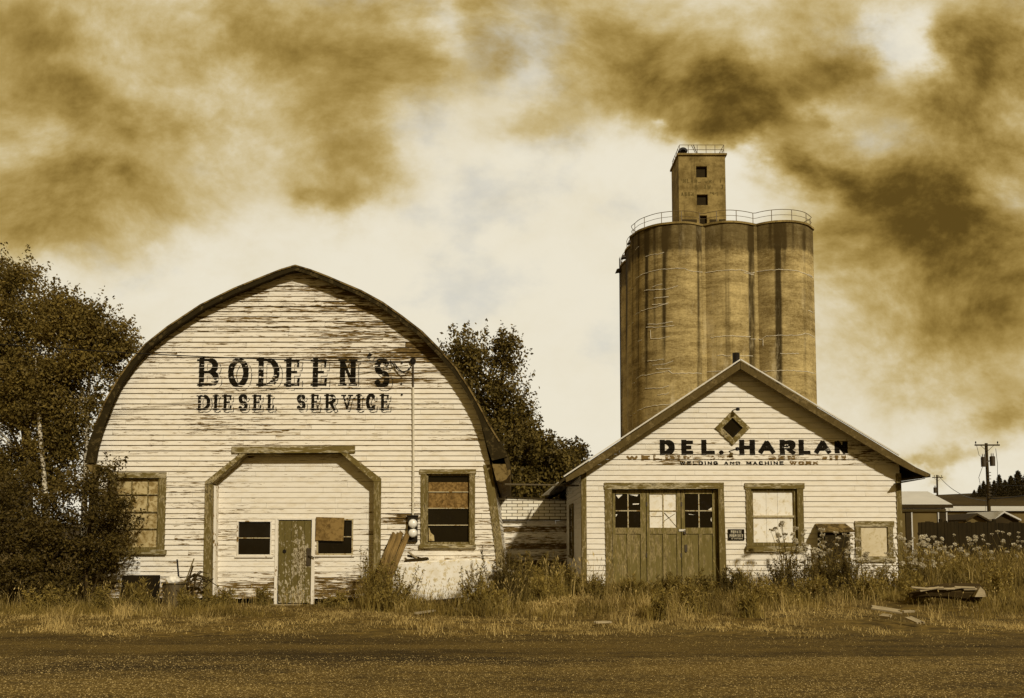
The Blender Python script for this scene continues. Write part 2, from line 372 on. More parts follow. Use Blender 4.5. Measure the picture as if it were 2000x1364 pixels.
M['straw'] = leaf_mat('dry_straw_grass', (.110, .068, .013), (.74, .55, .20), .25, .7)
M['green_grass'] = leaf_mat('olive_grass', (.036, .024, .0045), (.340, .238, .055), .3, .6)

# ------------------------------------------------------------------ object helpers
def tag(o, label=None, cat=None, group=None, kind=None):
    if label: o['label'] = label
    if cat: o['category'] = cat
    if group: o['group'] = group
    if kind: o['kind'] = kind
    return o
def thing(name, label, cat, loc=(0, 0, 0), group=None):
    o = bpy.data.objects.new(name, None); COL.objects.link(o); o.location = loc
    o.empty_display_size = .3
    return tag(o, label, cat, group)
def keep_parent(o, parent):
    """parts are modelled in world coordinates; the parent sits at its thing's base"""
    if parent is not None:
        o.parent = parent
        p = Vector((0, 0, 0)); q = parent
        while q is not None: p += q.location; q = q.parent
        o.location = -p
    return o
def mesh_obj(name, verts, faces, mat, parent=None, smooth=False, attr=None):
    me = bpy.data.meshes.new(name)
    me.from_pydata([tuple(v) for v in verts], [], [tuple(f) for f in faces])
    if attr is not None:
        at_ = me.attributes.new('wear', 'FLOAT', 'POINT'); at_.data.foreach_set('value', np.asarray(attr, dtype=np.float32))
    if smooth: me.polygons.foreach_set('use_smooth', [True]*len(me.polygons))
    me.materials.append(M[mat]); me.update()
    o = bpy.data.objects.new(name, me); COL.objects.link(o)
    return keep_parent(o, parent)
def np_mesh(name, verts, k, mat, parent=None):
    """verts (n, k, 3): n separate k-gons"""
    n = verts.shape[0]
    me = bpy.data.meshes.new(name)
    me.vertices.add(n*k); me.loops.add(n*k); me.polygons.add(n)
    me.vertices.foreach_set('co', verts.astype(np.float32).ravel())
    me.loops.foreach_set('vertex_index', np.arange(n*k, dtype=np.int32))
    me.polygons.foreach_set('loop_start', np.arange(0, n*k, k, dtype=np.int32))
    me.materials.append(M[mat]); me.update(calc_edges=True)
    o = bpy.data.objects.new(name, me); COL.objects.link(o)
    return keep_parent(o, parent)

class MB:
    def __init__(s): s.v = []; s.f = []; s.a = []
    def box(s, x0, x1, y0, y1, z0, z1):
        return s.hexa([(x0, y0, z0), (x1, y0, z0), (x1, y1, z0), (x0, y1, z0), (x0, y0, z1), (x1, y0, z1), (x1, y1, z1), (x0, y1, z1)])
    def hexa(s, p):
        b = len(s.v); s.v += [tuple(q) for q in p]
        s.f += [(b, b+3, b+2, b+1), (b+4, b+5, b+6, b+7), (b, b+1, b+5, b+4), (b+1, b+2, b+6, b+5), (b+2, b+3, b+7, b+6), (b+3, b, b+4, b+7)]
        return s
    def prism(s, poly, y0, y1):
        """poly: (x, z) outline, extruded along y"""
        n = len(poly); b = len(s.v)
        s.v += [(x, y0, z) for x, z in poly] + [(x, y1, z) for x, z in poly]
        s.f.append(tuple(range(b, b+n))); s.f.append(tuple(range(b+2*n-1, b+n-1, -1)))
        for i in range(n):
            j = (i+1) % n; s.f.append((b+i, b+n+i, b+n+j, b+j))
        return s
    def quad(s, a, b, c, d):
        k = len(s.v); s.v += [tuple(a), tuple(b), tuple(c), tuple(d)]; s.f.append((k, k+1, k+2, k+3)); return s
    def beam(s, a, b, w, h, up=(0, 0, 1)):
        """rectangular bar from a to b, w across, h along up"""
        a = Vector(a); b = Vector(b); d = (b-a).normalized(); u = Vector(up)
        r = d.cross(u)
        if r.length < 1e-4: r = d.cross(Vector((1, 0, 0)))
        r.normalize(); u = r.cross(d).normalized(); r *= w/2; u *= h/2
        return s.hexa([a-r-u, a+r-u, b+r-u, b-r-u, a-r+u, a+r+u, b+r+u, b-r+u])
    def tube(s, pts, r, n=6, cap=True):
        pts = [Vector(p) for p in pts]; rs = r if isinstance(r, (list, tuple)) else [r]*len(pts)
        b = len(s.v); ref = Vector((0.3, 0.9, 0.2))
        for i, p in enumerate(pts):
            d = (pts[min(i+1, len(pts)-1)] - pts[max(i-1, 0)]).normalized()
            if abs(d.dot(ref)) > .95: ref = Vector((1, .1, 0))
            u = d.cross(ref).normalized(); w = d.cross(u)
            for k in range(n):
                t = 2*PI*k/n; s.v.append(tuple(p + (u*math.cos(t) + w*math.sin(t))*rs[i]))
        for i in range(len(pts)-1):
            for k in range(n):
                k2 = (k+1) % n
                s.f.append((b+i*n+k, b+i*n+k2, b+(i+1)*n+k2, b+(i+1)*n+k))
        if cap:
            s.f.append(tuple(b+k for k in range(n-1, -1, -1))); e = b+(len(pts)-1)*n; s.f.append(tuple(e+k for k in range(n)))
        return s
    def lathe(s, cx, cy, prof, n=24, rib=0.0, ribs=0):
        b = len(s.v)
        for r, z in prof:
            for k in range(n):
                t = 2*PI*k/n; rr = r + (rib*(1 if k % 2 else -1) if rib else 0)
                s.v.append((cx + rr*math.cos(t), cy + rr*math.sin(t), z))
        for i in range(len(prof)-1):
            for k in range(n):
                k2 = (k+1) % n; s.f.append((b+i*n+k, b+i*n+k2, b+(i+1)*n+k2, b+(i+1)*n+k))
        return s
    def build(s, name, mat, parent=None, smooth=False):
        return mesh_obj(name, s.v, s.f, mat, parent, smooth, s.a if s.a else None)

def pxrect(x0, y0, x1, y1, Y):
    """a rectangle surveyed on the plane at distance Y -> x0, x1, z0, z1"""
    xm, zm = (x0+x1)/2, (y0+y1)/2
    return at(x0, zm, Y)[0], at(x1, zm, Y)[0], at(xm, y1, Y)[1], at(xm, y0, Y)[1]
def pxbox(mb, r, Y, d0, d1):
    a, b, c, d = pxrect(*r, Y); mb.box(a, b, Y+d0, Y+d1, c, d); return mb
def one(name, mat, parent, r, Y, d0, d1):
    return pxbox(MB(), r, Y, d0, d1).build(name, mat, parent)

def interp(pts, z):
    """pts sorted by z: [(z, x)]"""
    zs = [p[0] for p in pts]
    return float(np.interp(z, zs, [p[1] for p in pts]))

def clapboards(name, mat, parent, z0, z1, step, Y, xl, xr, openings, lap=.02, wear=None, seed=1, joint=.35, face=-1):
    """lapped siding, every course a row of tilted boards cut round the openings.
    openings: (zlo, zhi, fl(z), fr(z))"""
    R = random.Random(seed); V = []; Fc = []; A = []
    z = z0
    while z < z1 - 1e-4:
        zt = min(z + step, z1)
        cuts = sorted({z, zt} | {c for o in openings for c in (o[0], o[1]) if z + 1e-3 < c < zt - 1e-3})
        joints = []
        xx = -30 + R.uniform(0, 4)
        while xx < 30: joints.append(xx); xx += R.uniform(2.2, 5.2) if R.random() > joint else R.uniform(.8, 2.2)
        lp = lap * R.uniform(.8, 1.25); sag = R.uniform(-.003, .003)
        for c0, c1 in zip(cuts[:-1], cuts[1:]):
            def spans(q):
                a, b = xl(q), xr(q)
                if b <= a: return []
                out = [(a, b)]
                for (lo, hi, fl, fr) in openings:
                    if lo < q < hi:
                        l, r = fl(q), fr(q); new = []
                        for s0, s1 in out:
                            if r <= s0 or l >= s1: new.append((s0, s1)); continue
                            if l > s0: new.append((s0, l))
                            if r < s1: new.append((r, s1))
                        out = new
                return out
            lo_s, hi_s = spans(c0 + 1e-4), spans(c1 - 1e-4)
            if len(lo_s) != len(hi_s):
                if len(lo_s) == 1 and len(hi_s) == 0: hi_s = [((lo_s[0][0]+lo_s[0][1])/2 - .001, (lo_s[0][0]+lo_s[0][1])/2 + .001)]
                else: continue
            t0, t1 = (c0 - z)/step, (c1 - z)/step
            y0 = Y + face*lp*(1-t0); y1 = Y + face*(lp*(1-t1) + .001)
            for (a0, b0), (a1, b1) in zip(lo_s, hi_s):
                am, bm = max(a0, a1), min(b0, b1)
                js = [j for j in joints if am + .15 < j < bm - .15]
                edges = [None] + js + [None]
                for e0, e1 in zip(edges[:-1], edges[1:]):
                    L0, L1 = (a0, a1) if e0 is None else (e0 + .0015, e0 + .0015)
                    R0, R1 = (b0, b1) if e1 is None else (e1 - .0015, e1 - .0015)
                    n = max(1, int((R0 - L0) / .5)); b = len(V); js_ = R.uniform(-.002, .002)
                    for i in range(n+1):
                        t = i/n; xa = L0 + (R0-L0)*t; xb = L1 + (R1-L1)*t
                        zs = c0 + (sag + js_ if t0 == 0 else 0)
                        V += [(xa, y0, zs), (xb, y1, c1), (xa, Y, zs + .004)]
                        w = wear((xa+xb)/2, (c0+c1)/2) if wear else 0.0
                        A += [w, w, w]
                    for i in range(n):
                        k = b + i*3; Fc.append((k, k+3, k+4, k+1) if face < 0 else (k+1, k+4, k+3, k))
                        if t0 == 0: Fc.append((k+2, k+5, k+3, k) if face < 0 else (k, k+3, k+5, k+2))
        z += step
    return mesh_obj(name, V, Fc, mat, parent, attr=A)

def side_boards(name, mat, parent, y0, y1, z0, z1, step, prof, sgn, lap=.02, wear=None):
    """siding that runs back along y on a wall whose x is prof(z); sgn = +1 faces +x"""
    V = []; Fc = []; A = []; z = z0
    while z < z1 - 1e-4:
        zt = min(z+step, z1); n = max(1, int((y1-y0)/1.0)); b = len(V)
        xb = prof(z) + sgn*lap; xt = prof(zt)
        for i in range(n+1):
            y = y0 + (y1-y0)*i/n
            V += [(xb, y, z), (xt, y, zt), (prof(z), y, z+.004)]; w = wear(y, z) if wear else .1; A += [w]*3
        for i in range(n):
            k = b+i*3; Fc += [(k, k+3, k+4, k+1), (k+2, k+5, k+3, k)]
        z = zt
    return mesh_obj(name, V, Fc, mat, parent, attr=A)

# ------------------------------------------------------------------ painted lettering
def arc(cx, cy, rx, ry, a0, a1, n=18):
    return [(cx + rx*math.cos(math.radians(a0 + (a1-a0)*i/n)), cy + ry*math.sin(math.radians(a0 + (a1-a0)*i/n))) for i in range(n+1)]
GLYPH = {
 'A': [[(0, 0), (.5, 1)], [(.5, 1), (1, 0)], [(.2, .34), (.8, .34)]],
 'B': [[(0, 0), (0, 1)], [(0, 1), (.5, 1)] + arc(.5, .76, .42, .24, 90, -90) + [(0, .52)], [(0, .52), (.52, .52)] + arc(.52, .26, .48, .26, 90, -90) + [(0, 0)]],
 'C': [arc(.52, .5, .52, .5, 48, 312, 30)],
 'D': [[(0, 0), (0, 1)], [(0, 1), (.42, 1)] + arc(.42, .5, .58, .5, 90, -90, 24) + [(0, 0)]],
 'E': [[(0, 0), (0, 1)], [(0, 1), (1, 1)], [(0, .52), (.75, .52)], [(0, 0), (1, 0)]],
 'G': [arc(.52, .5, .52, .5, 48, 345, 30) + [(1.0, .45), (.62, .45)]],
 'H': [[(0, 0), (0, 1)], [(1, 0), (1, 1)], [(0, .5), (1, .5)]],
 'I': [[(.5, 0), (.5, 1)]],
 'K': [[(0, 0), (0, 1)], [(0, .38), (1, 1)], [(.3, .56), (1, 0)]],
 'L': [[(0, 0), (0, 1)], [(0, 0), (1, 0)]],
 'M': [[(0, 0), (0, 1)], [(0, 1), (.5, .15)], [(.5, .15), (1, 1)], [(1, 1), (1, 0)]],
 'N': [[(0, 0), (0, 1)], [(0, 1), (1, 0)], [(1, 0), (1, 1)]],
 'O': [arc(.5, .5, .5, .5, 0, 360, 40)],
 'P': [[(0, 0), (0, 1)], [(0, 1), (.5, 1)] + arc(.5, .74, .5, .26, 90, -90) + [(0, .48)]],
 'R': [[(0, 0), (0, 1)], [(0, 1), (.5, 1)] + arc(.5, .74, .48, .26, 90, -90) + [(0, .48)], [(.45, .48), (1, 0)]],
 'S': [arc(.5, .755, .46, .245, 25, 270, 22) + arc(.5, .255, .5, .255, 90, -150, 22)],
 'T': [[(.5, 0), (.5, 1)], [(0, 1), (1, 1)]],
 'U': [[(0, 1), (0, .3)] + arc(.5, .3, .5, .3, 180, 360, 16) + [(1, 1)]],
 'V': [[(0, 1), (.5, 0)], [(.5, 0), (1, 1)]],
 'W': [[(0, 1), (.25, 0)], [(.25, 0), (.5, .85)], [(.5, .85), (.75, 0)], [(.75, 0), (1, 1)]],
 'Y': [[(0, 1), (.5, .45)], [(1, 1), (.5, .45)], [(.5, .45), (.5, 0)]],
 "'": [[(.75, 1), (.25, 0)]], '.': [[(.45, .5), (.55, .5)]],
}
SERIF_ENDS = {'B': [(0, 0), (0, 1)], 'D': [(0, 0), (0, 1)], 'E': [(0, 0), (0, 1)], 'N': [(0, 0), (0, 1), (1, 0), (1, 1)], 'I': [(.5, 0), (.5, 1)],
              'L': [(0, 0), (0, 1)], 'R': [(0, 0), (0, 1)], 'V': [(0, 1), (1, 1)], 'H': [(0, 0), (0, 1), (1, 0), (1, 1)]}
_vn = rng.random((257, 257))
def vnoise(x, z, sx, sz):
    a = (x*sx) % 256; b = (z*sz) % 256
    i = np.floor(a).astype(int); j = np.floor(b).astype(int); fx = a-i; fz = b-j
    fx = fx*fx*(3-2*fx); fz = fz*fz*(3-2*fz)
    return (_vn[j, i]*(1-fx) + _vn[j, i+1]*fx)*(1-fz) + (_vn[j+1, i]*(1-fx) + _vn[j+1, i+1]*fx)*fz
def glyph_sdf(ch, X, Z, x0, x1, z0, z1, wv, wh, serif):
    W, H = x1-x0, z1-z0
    ax, az = x0 + wv/2, z0 + wh/2; sw, sh = max(W - wv, .001), max(H - wh, .001)
    if ch in "I.'": ax, sw = x0, W
    segs = []
    for line in GLYPH[ch]:
        q = [(ax + sw*p, az + sh*r) for p, r in line]
        for (a, b), (c, d) in zip(q[:-1], q[1:]):
            L = math.hypot(c-a, d-b) + 1e-9
            w = (wv*abs(d-b) + wh*abs(c-a))/math.hypot(abs(d-b), abs(c-a)+1e-9) if len(line) > 2 else (wv*(d-b)**2 + wh*(c-a)**2)/L**2
            if ch in 'NAVWMK' and abs(d-b) > .1*H and abs(c-a) > .05*W: w = wv*(.55 if serif else .85)
            if ch == "'": w = min(w, .085)
            segs.append((a, b, c, d, w/2, len(line) > 2))
    if serif:
        for p, r in SERIF_ENDS.get(ch, []):
            px_, pz_ = ax + sw*p, az + sh*r; segs.append((px_-wv*.72, pz_, px_+wv*.72, pz_, wh*.42, False))
        if ch in 'ELC':
            segs.append((ax+sw, az, ax+sw*1.04, az+sh*.24, wh*.5, False))
        if ch in 'ESC':
            segs.append((ax+sw*.98, az+sh*(.98 if ch == 'E' else .93), ax+sw*.98, az+sh*.74, wh*.45, False))
    D = np.full(X.shape, 9.0)
    for a, b, c, d, hw, rnd in segs:
        ex, ez = c-a, d-b; L = math.hypot(ex, ez) + 1e-9; ex /= L; ez /= L
        t = (X-a)*ex + (Z-b)*ez; n = np.abs(-(X-a)*ez + (Z-b)*ex)
        if rnd:
            tc = np.clip(t, 0, L); D = np.minimum(D, np.hypot(X - a - tc*ex, Z - b - tc*ez) - hw)
        else:
            over = hw if ch not in "'" else 0.0
            if ch in 'AVWMNK' : over = hw*.4
            D = np.minimum(D, np.maximum(n - hw, np.abs(t - L/2) - L/2 - over))
    if ch in 'AVWNMK': D = np.maximum(D, np.maximum(Z - z1, z0 - Z))
    return D
def lettering(name, mat, parent, glyphs, Y, wall_y, wv, wh, serif=False, worn=.3, shade=None, rows=.009, cols=.006, streak=(5, 60)):
    """glyphs: (char, px0, py0, px1, py1) on the plane Y; painted as thin worn strips that follow every lapped board"""
    V = []; Fc = []
    for ch, a, b, c, d in glyphs:
        x0, x1, z0, z1 = pxrect(a, b, c, d, Y)
        m = .03 + (shade or 0)*1.4
        xs = np.arange(x0 - m, x1 + m*1.3, cols); zs = np.arange(z0 - m, z1 + m, rows)
        X, Z = np.meshgrid(xs, zs)
        S = glyph_sdf(ch, X, Z, x0, x1, z0, z1, wv, wh, serif)
        ins = S < 0
        if shade:
            T = glyph_sdf(ch, X - shade, Z + shade*.95, x0, x1, z0, z1, wv, wh, serif)
            line = (np.abs(T) < .0085) & (S > .012)
            g = np.gradient(T); 
            line &= ((g[1]*.8 - g[0]*1.0) > -.2*cols)
            ins = ins | line
        n1 = vnoise(X, Z, streak[0], streak[1]); n2 = vnoise(X + 31, Z + 7, streak[0]*4.3, streak[1]*1.6); n3 = vnoise(X+5, Z+3, 1.1, 3.1)
        keep = (n1*.5 + n2*.3 + n3*.35) > worn
        ins &= keep
        for r in range(len(zs)):
            row = ins[r]; k = 0; z = zs[r]
            if not row.any(): continue
            dif = np.diff(np.concatenate(([0], row.astype(np.int8), [0])))
            for s, e in zip(np.where(dif == 1)[0], np.where(dif == -1)[0]):
                xa, xb = x0 - m + s*cols, x0 - m + e*cols
                q = len(V)
                ya, yb = wall_y(z), wall_y(z + rows*.98)
                if yb < ya - .004: yb = ya
                V += [(xa, ya, z), (xb, ya, z), (xb, yb, z+rows*.98), (xa, yb, z+rows*.98)]; Fc.append((q, q+1, q+2, q+3))
    return mesh_obj(name, V, Fc, mat, parent)
def spread(text, px0, px1, y0, y1, gap=.28, widths=None):
    """lay a line of text out evenly between px0 and px1"""
    wd = {'I': .35, ' ': .75, '.': .4, 'M': 1.2, 'W': 1.35, "'": .3}
    tot = sum(wd.get(c, 1.0) for c in text) + gap*(len(text)-1); u = (px1-px0)/tot; x = px0; out = []
    for c in text:
        w = wd.get(c, 1.0)*u
        if c != ' ': out.append((c, x, y0, x+w, y1))
        x += w + gap*u
    return out

# ------------------------------------------------------------------ ground, road, hill
def sstep(a, b, x):
    t = np.clip((np.asarray(x, dtype=float)-a)/(b-a), 0, 1); return t*t*(3-2*t)
def gz(x, y):
    x = np.asarray(x, dtype=float); y = np.asarray(y, dtype=float)
    return .22*sstep(16, 23, y)*sstep(0.3, 3.0, x) + .05*sstep(15, 19, y)*np.sin(x*.9)*np.sin(y*1.3+1)*.5 + .03*sstep(15, 17, y)*(1-sstep(17.5, 19.5, y))
def make_ground():
    xs = np.unique(np.concatenate([np.linspace(-900, -40, 14), np.linspace(-40, -16, 13), np.linspace(-16, 18, 69), np.linspace(18, 60, 15), np.linspace(60, 900, 14)]))
    ys = np.unique(np.concatenate([np.linspace(-200, 0, 6), np.linspace(0, 14, 15), np.linspace(14, 32, 46), np.linspace(32, 100, 15), np.linspace(100, 1500, 14)]))
    X, Y = np.meshgrid(xs, ys); Z = gz(X, Y)
    nx = len(xs); V = np.stack([X, Y, Z], -1).reshape(-1, 3)
    Fc = [(j*nx+i, j*nx+i+1, (j+1)*nx+i+1, (j+1)*nx+i) for j in range(len(ys)-1) for i in range(nx-1)]
    tag(mesh_obj('ground', V, Fc, 'ground', smooth=True), kind='structure')
    def strip(name, mat, edge0, edge1, z, lo, hi):
        V = []; Fc = []; xs = np.concatenate([np.linspace(-300, -20, 12), np.linspace(-19.5, 20, 420), np.linspace(21, 300, 12)])
        for x in xs: V += [(x, edge0(x), z), (x, (edge0(x)+edge1(x))/2, z), (x, edge1(x), z)]
        for i in range(len(xs)-1):
            for k in (0, 1): Fc.append((i*3+k, i*3+3+k, i*3+4+k, i*3+1+k))
        tag(mesh_obj(name, V, Fc, mat), kind='structure')
    def e_far(x): return 14.9 + .65*mnoise.noise(Vector((x*.4, 3, 0))) + .40*mnoise.noise(Vector((x*1.9, 7, 0))) + .2*mnoise.noise(Vector((x*6.3, 2, 0)))
    def e_mid(x): return 12.2 + .30*mnoise.noise(Vector((x*.35, 1, 5))) + .18*mnoise.noise(Vector((x*2.0, 1, 5))) + .1*mnoise.noise(Vector((x*6.0, 1, 5)))
    strip('dirt_shoulder', 'shoulder', lambda x: e_mid(x)-.6, e_far, .005, 0, 0)
    strip('road', 'road', lambda x: -2.0, e_mid, .010, 0, 0)
make_ground()
def hill_z(x, y):
    top = (21.0 + 6*float(sstep(180, 330, x)) + 3.0*mnoise.noise(Vector((x*.012, 2, 1))))*(.35 + .65*float(sstep(60, 200, x)))
    return -1 + (top+1)*float(sstep(300, 450, y))
def make_hill():
    V = []; Fc = []; xs = np.linspace(-700, 900, 120); n = 10
    for x in xs:
        top = 21.0 + 6*sstep(180, 330, x) + 3.0*mnoise.noise(Vector((x*.012, 2, 1)))
        top *= .35 + .65*float(sstep(60, 200, x))
        for k in range(n):
            t = k/(n-1); V.append((x, 300 + 150*t, -1 + (top+1)*float(sstep(0, 1, t))))
    for i in range(len(xs)-1):
        for k in range(n-1): Fc.append((i*n+k, (i+1)*n+k, (i+1)*n+k+1, i*n+k+1))
    tag(mesh_obj('hill', V, Fc, 'hill', smooth=True), kind='structure')
make_hill()

# ------------------------------------------------------------------ gothic arched barn
YB = 21.5
def lerp(a, b, t): return a + (b-a)*t
BARN_LAP = .033
def make_barn():
    t = thing('barn', 'white peeling barn with rounded arched roof and a big boarded doorway', 'barn', (-5.4, YB, 0))
    YR = YB - .29
    outer_px = [(164, 905), (173, 860), (186, 826), (208, 776), (228, 742), (254, 704), (283, 671), (326, 637), (391, 594), (456, 562), (510, 540), (548, 525), (577, 516.5),
                (606, 525), (640, 538), (661, 547), (706, 566), (748, 589), (786, 616), (825, 646), (861, 682), (893, 718), (919, 758), (939, 793), (957, 828), (978, 862), (993, 892), (999, 916)]
    O = [at(x, y, YR) for x, y in outer_px]
    def offs(d, ends=None):
        out = []
        for i, p in enumerate(O):
            a, b = O[max(i-1, 0)], O[min(i+1, len(O)-1)]
            dx, dz = b[0]-a[0], b[1]-a[1]; L = math.hypot(dx, dz); k = d if not ends else d*ends(i)
            out.append((p[0] + dz/L*k, p[1] - dx/L*k))
        return out
    I = offs(.11)
    YE = YB + 15
    # roof shell
    mb = MB(); n = len(O)
    for p in (O, I):
        for q in p: mb.v.append((q[0], YR + .03, q[1]))
    for p in (O, I):
        for q in p: mb.v.append((q[0], YE, q[1]))
    for i in range(n-1):
        mb.f += [(i, i+1, 2*n+i+1, 2*n+i), (n+i, 3*n+i, 3*n+i+1, n+i+1), (i, n+i, n+i+1, i+1), (2*n+i, 2*n+i+1, 3*n+i+1, 3*n+i)]
    mb.f += [(0, 2*n, 3*n, n), (n-1, 2*n-1, 4*n-1, 3*n-1)]
    roof = mb.build('roof', 'shingle', t)
    # soffit boards closing the kicked-out eaves
    ls = [at(173, 862, YR), at(196, 880, YR)]
    for px in ([(961, 906.5), (995.5, 906.5), (998.0, 914), (996, 926), (989, 936), (978, 942), (969, 938)], [(164.5, 906.5), (188, 906.5), (187, 930), (178, 925), (168, 915)]):
        MB().prism([at(*q, YR) for q in px], YR+.035, YE-.1).build('eave_soffit', 'rake_pale', roof)
    for (p, q) in ():
        MB().hexa([(p[0], YR+.06, p[1]-.03), (q[0], YR+.06, q[1]-.03), (q[0], YE-.1, q[1]-.03), (p[0], YE-.1, p[1]-.03),
                   (p[0], YR+.06, p[1]), (q[0], YR+.06, q[1]), (q[0], YE-.1, q[1]), (p[0], YE-.1, p[1])]).build('eave_soffit', 'rake_pale', roof)
    # rake boards (two, meeting at the apex), widening at the flared eaves
    inner_px = {0: (187, 905), 1: (193, 868), 2: (203, 833), 3: (222, 784)}
    inner_px_r = {n-1: (962, 906), n-2: (961, 900), n-3: (951, 870), n-4: (943, 838), n-5: (928, 800)}
    B = offs(.155)
    for k, p in {**inner_px, **inner_px_r}.items(): B[k] = at(*p, YR)
    A = offs(.022)
    mid = 12
    for lo, hi in ((0, mid), (mid, n-1)):
        a = A[lo:hi+1]; b = B[lo:hi+1]
        if hi == n-1: a = a[:-1]; b = b[:-1]
        m = MB(); kk = len(a)
        for y in (YR - .012, YR + .028):
            m.v += [(p[0], y, p[1]) for p in a] + [(p[0], y, p[1]) for p in b]
        for i in range(kk-1):
            m.f += [(i, kk+i, kk+i+1, i+1), (2*kk+i, 2*kk+i+1, 3*kk+i+1, 3*kk+i), (i, i+1, 2*kk+i+1, 2*kk+i), (kk+i, 3*kk+i, 3*kk+i+1, kk+i+1)]
        m.f += [(0, 2*kk, 3*kk, kk), (kk-1, 2*kk-1, 4*kk-1, 3*kk-1)]
        rb = m.build('rake_board', 'rake', t)
        # thin trim strip along the outer edge
        c = offs(.052)[lo:hi+1]; m = MB(); a2 = offs(.016)[lo:hi+1]
        if hi == n-1: c = c[:-2]; a2 = a2[:-2]
        else: c = c[2:]; a2 = a2[2:]
        kk = len(c)
        for y in (YR - .035, YR - .0125):
            m.v += [(p[0], y, p[1]) for p in a2] + [(p[0], y, p[1]) for p in c]
        for i in range(kk-1):
            m.f += [(i, kk+i, kk+i+1, i+1), (i, i+1, 2*kk+i+1, 2*kk+i), (kk+i, 3*kk+i, 3*kk+i+1, kk+i+1)]
        m.build('trim_strip', 'rake_pale', rb)
    # wall outline, below the roof
    W = offs(.10)
    left = sorted([(z, x) for x, z in W[3:13]] + [at(172, 1190, YB)[::-1], at(178, 960, YB)[::-1], at(188, 880, YB)[::-1]])
    right = sorted([(z, x) for x, z in W[12:24]] + [at(988, 1190, YB)[::-1], at(983, 1095, YB)[::-1], at(971, 1000, YB)[::-1], at(957, 905, YB)[::-1]])
    top = W[12][1]
    xl = lambda z: interp(left, z); xr = lambda z: interp(right, z)
    # doorway opening
    pl0, pl1, pr0, pr1 = at(410, 1178, YB)[0], at(410, 945, YB)[0], at(733, 1178, YB)[0], at(735, 945, YB)[0]
    zk, ztop = at(570, 940, YB)[1], at(570, 884, YB)[1]
    ul, ur = at(470, 884, YB)[0], at(680, 884, YB)[0]
    fl = lambda z: pl1 if z < zk else lerp(pl1, ul, (z-zk)/(ztop-zk))
    fr = lambda z: pr1 if z < zk else lerp(pr1, ur, (z-zk)/(ztop-zk))
    ops = [(-1, ztop, fl, fr)]
    wins = [(826, 922, 922, 1066), (215, 928, 316, 1079)]
    for r in wins:
        a, b, c, d = pxrect(*r, YB); ops.append((c, d, (lambda q, a=a: a), (lambda q, b=b: b)))
    R = random.Random(5)
    zl1, zl2 = at(570, 700, YB)[1], at(570, 810, YB)[1]
    def wear(x, z):
        w = .12*math.exp(-((z-at(0, 700, YB)[1])/.28)**2) + .12*math.exp(-((z-at(0, 650, YB)[1])/.5)**2)
        xr_ = at(830, 690, YB); w += .6*math.exp(-((x-xr_[0]-.1)/.7)**2 - ((z-xr_[1])/.20)**2)
        xr_ = at(770, 742, YB); w += .7*math.exp(-((x-xr_[0])/.7)**2 - ((z-xr_[1])/.14)**2)
        w += .55*math.exp(-((z-.25)/.55)**2)*(1 if x < -6 else .7)
        xs = at(790, 1015, YB); w += .9*math.exp(-((x-xs[0])/.28)**2 - ((z-xs[1])/.25)**2)
        w += .22*max(0, min(1, (z-5.2)/2))
        w -= .18*math.exp(-((z-3.2)/.8)**2)
        return w
    step = at(0, 800, YB)[1] - at(0, 810.1, YB)[1]
    clapboards('wall', 'clap_barn', t, .16, top-.04, step, YB, xl, xr, ops, BARN_LAP, wear, seed=3)
    zb0 = .16
    wall_y = lambda z: YB - BARN_LAP*1.12*(1 - ((z-zb0)/step) % 1) - .004
    # side and back walls, foundation
    side_boards('side_wall', 'clap_barn', t, YB+.02, YE-.3, .16, right[3][0]+.25, step, xr, 1, .02)
    side_boards('side_wall', 'clap_barn', t, YB+.02, YE-.3, .16, left[3][0]+.25, step, xl, -1, .02)
    back = [(x, z) for z, x in reversed(left)] + [(x, z) for z, x in right]
    MB().prism([(x, max(z, .05)) for x, z in (list((x, z) for z, x in left) + list((x, z) for z, x in reversed(right)))], YE-.28, YE-.2).build('back_wall', 'interior', t)
    m = MB(); m.box(xl(.1)+.02, pl0-.05, YB+.015, YB+.2, -.2, .165); m.box(pr0+.03, xr(.1)-.02, YB+.015, YB+.2, -.2, .165)
    m.build('foundation', 'soil', t)
    m = MB(); m.box(xl(4.6)+.1, xr(4.6)-.1, YB+1.6, YB+1.65, 0, 4.6); m.build('inner_partition', 'interior', t)
    # corner boards that follow the curved walls
    for f, s, nm in ((xr, 1, 'right'), (xl, -1, 'left')):
        zs = [0.05, .6, 1.2, 1.8, 2.4, 3.0, at(957, 908, YB)[1]]
        m = MB()
        for z0, z1 in zip(zs[:-1], zs[1:]):
            xa, xb = f(z0), f(z1); w = .17
            x0a, x1a = (xa-w, xa+.03) if s > 0 else (xa-.03, xa+w); x0b, x1b = (xb-w, xb+.03) if s > 0 else (xb-.03, xb+w)
            m.hexa([(x0a, YB-.046, z0), (x1a, YB-.046, z0), (x1a, YB+.05, z0), (x0a, YB+.05, z0), (x0b, YB-.046, z1), (x1b, YB-.046, z1), (x1b, YB+.05, z1), (x0b, YB+.05, z1)])
        m.build('corner_board', 'trim_v', t)
    # ---------------- doorway surround
    def bar(name, pts, y0, y1, mat='trim'):
        return MB().prism([at(x, y, YB) for x, y in pts], YB+y0, YB+y1).build(name, mat, t)
    bar('lintel', [(454, 873), (694, 872), (694, 885), (454, 886)], -.075, .02, 'trim_h')
    bar('door_surround', [(402, 941), (470, 886.5), (482, 886.5), (415, 945), (402, 946)], -.06, .30)
    bar('door_surround', [(667, 886), (681, 886), (745, 935), (745, 941), (731, 941)], -.06, .30)
    bar('door_surround', [(402, 946.5), (415, 946.5), (412, 1179), (397, 1179)], -.055, .30, 'trim_v')
    bar('door_surround', [(731, 941.5), (745, 941.5), (743, 1179), (729, 1179)], -.055, .30, 'trim_v')
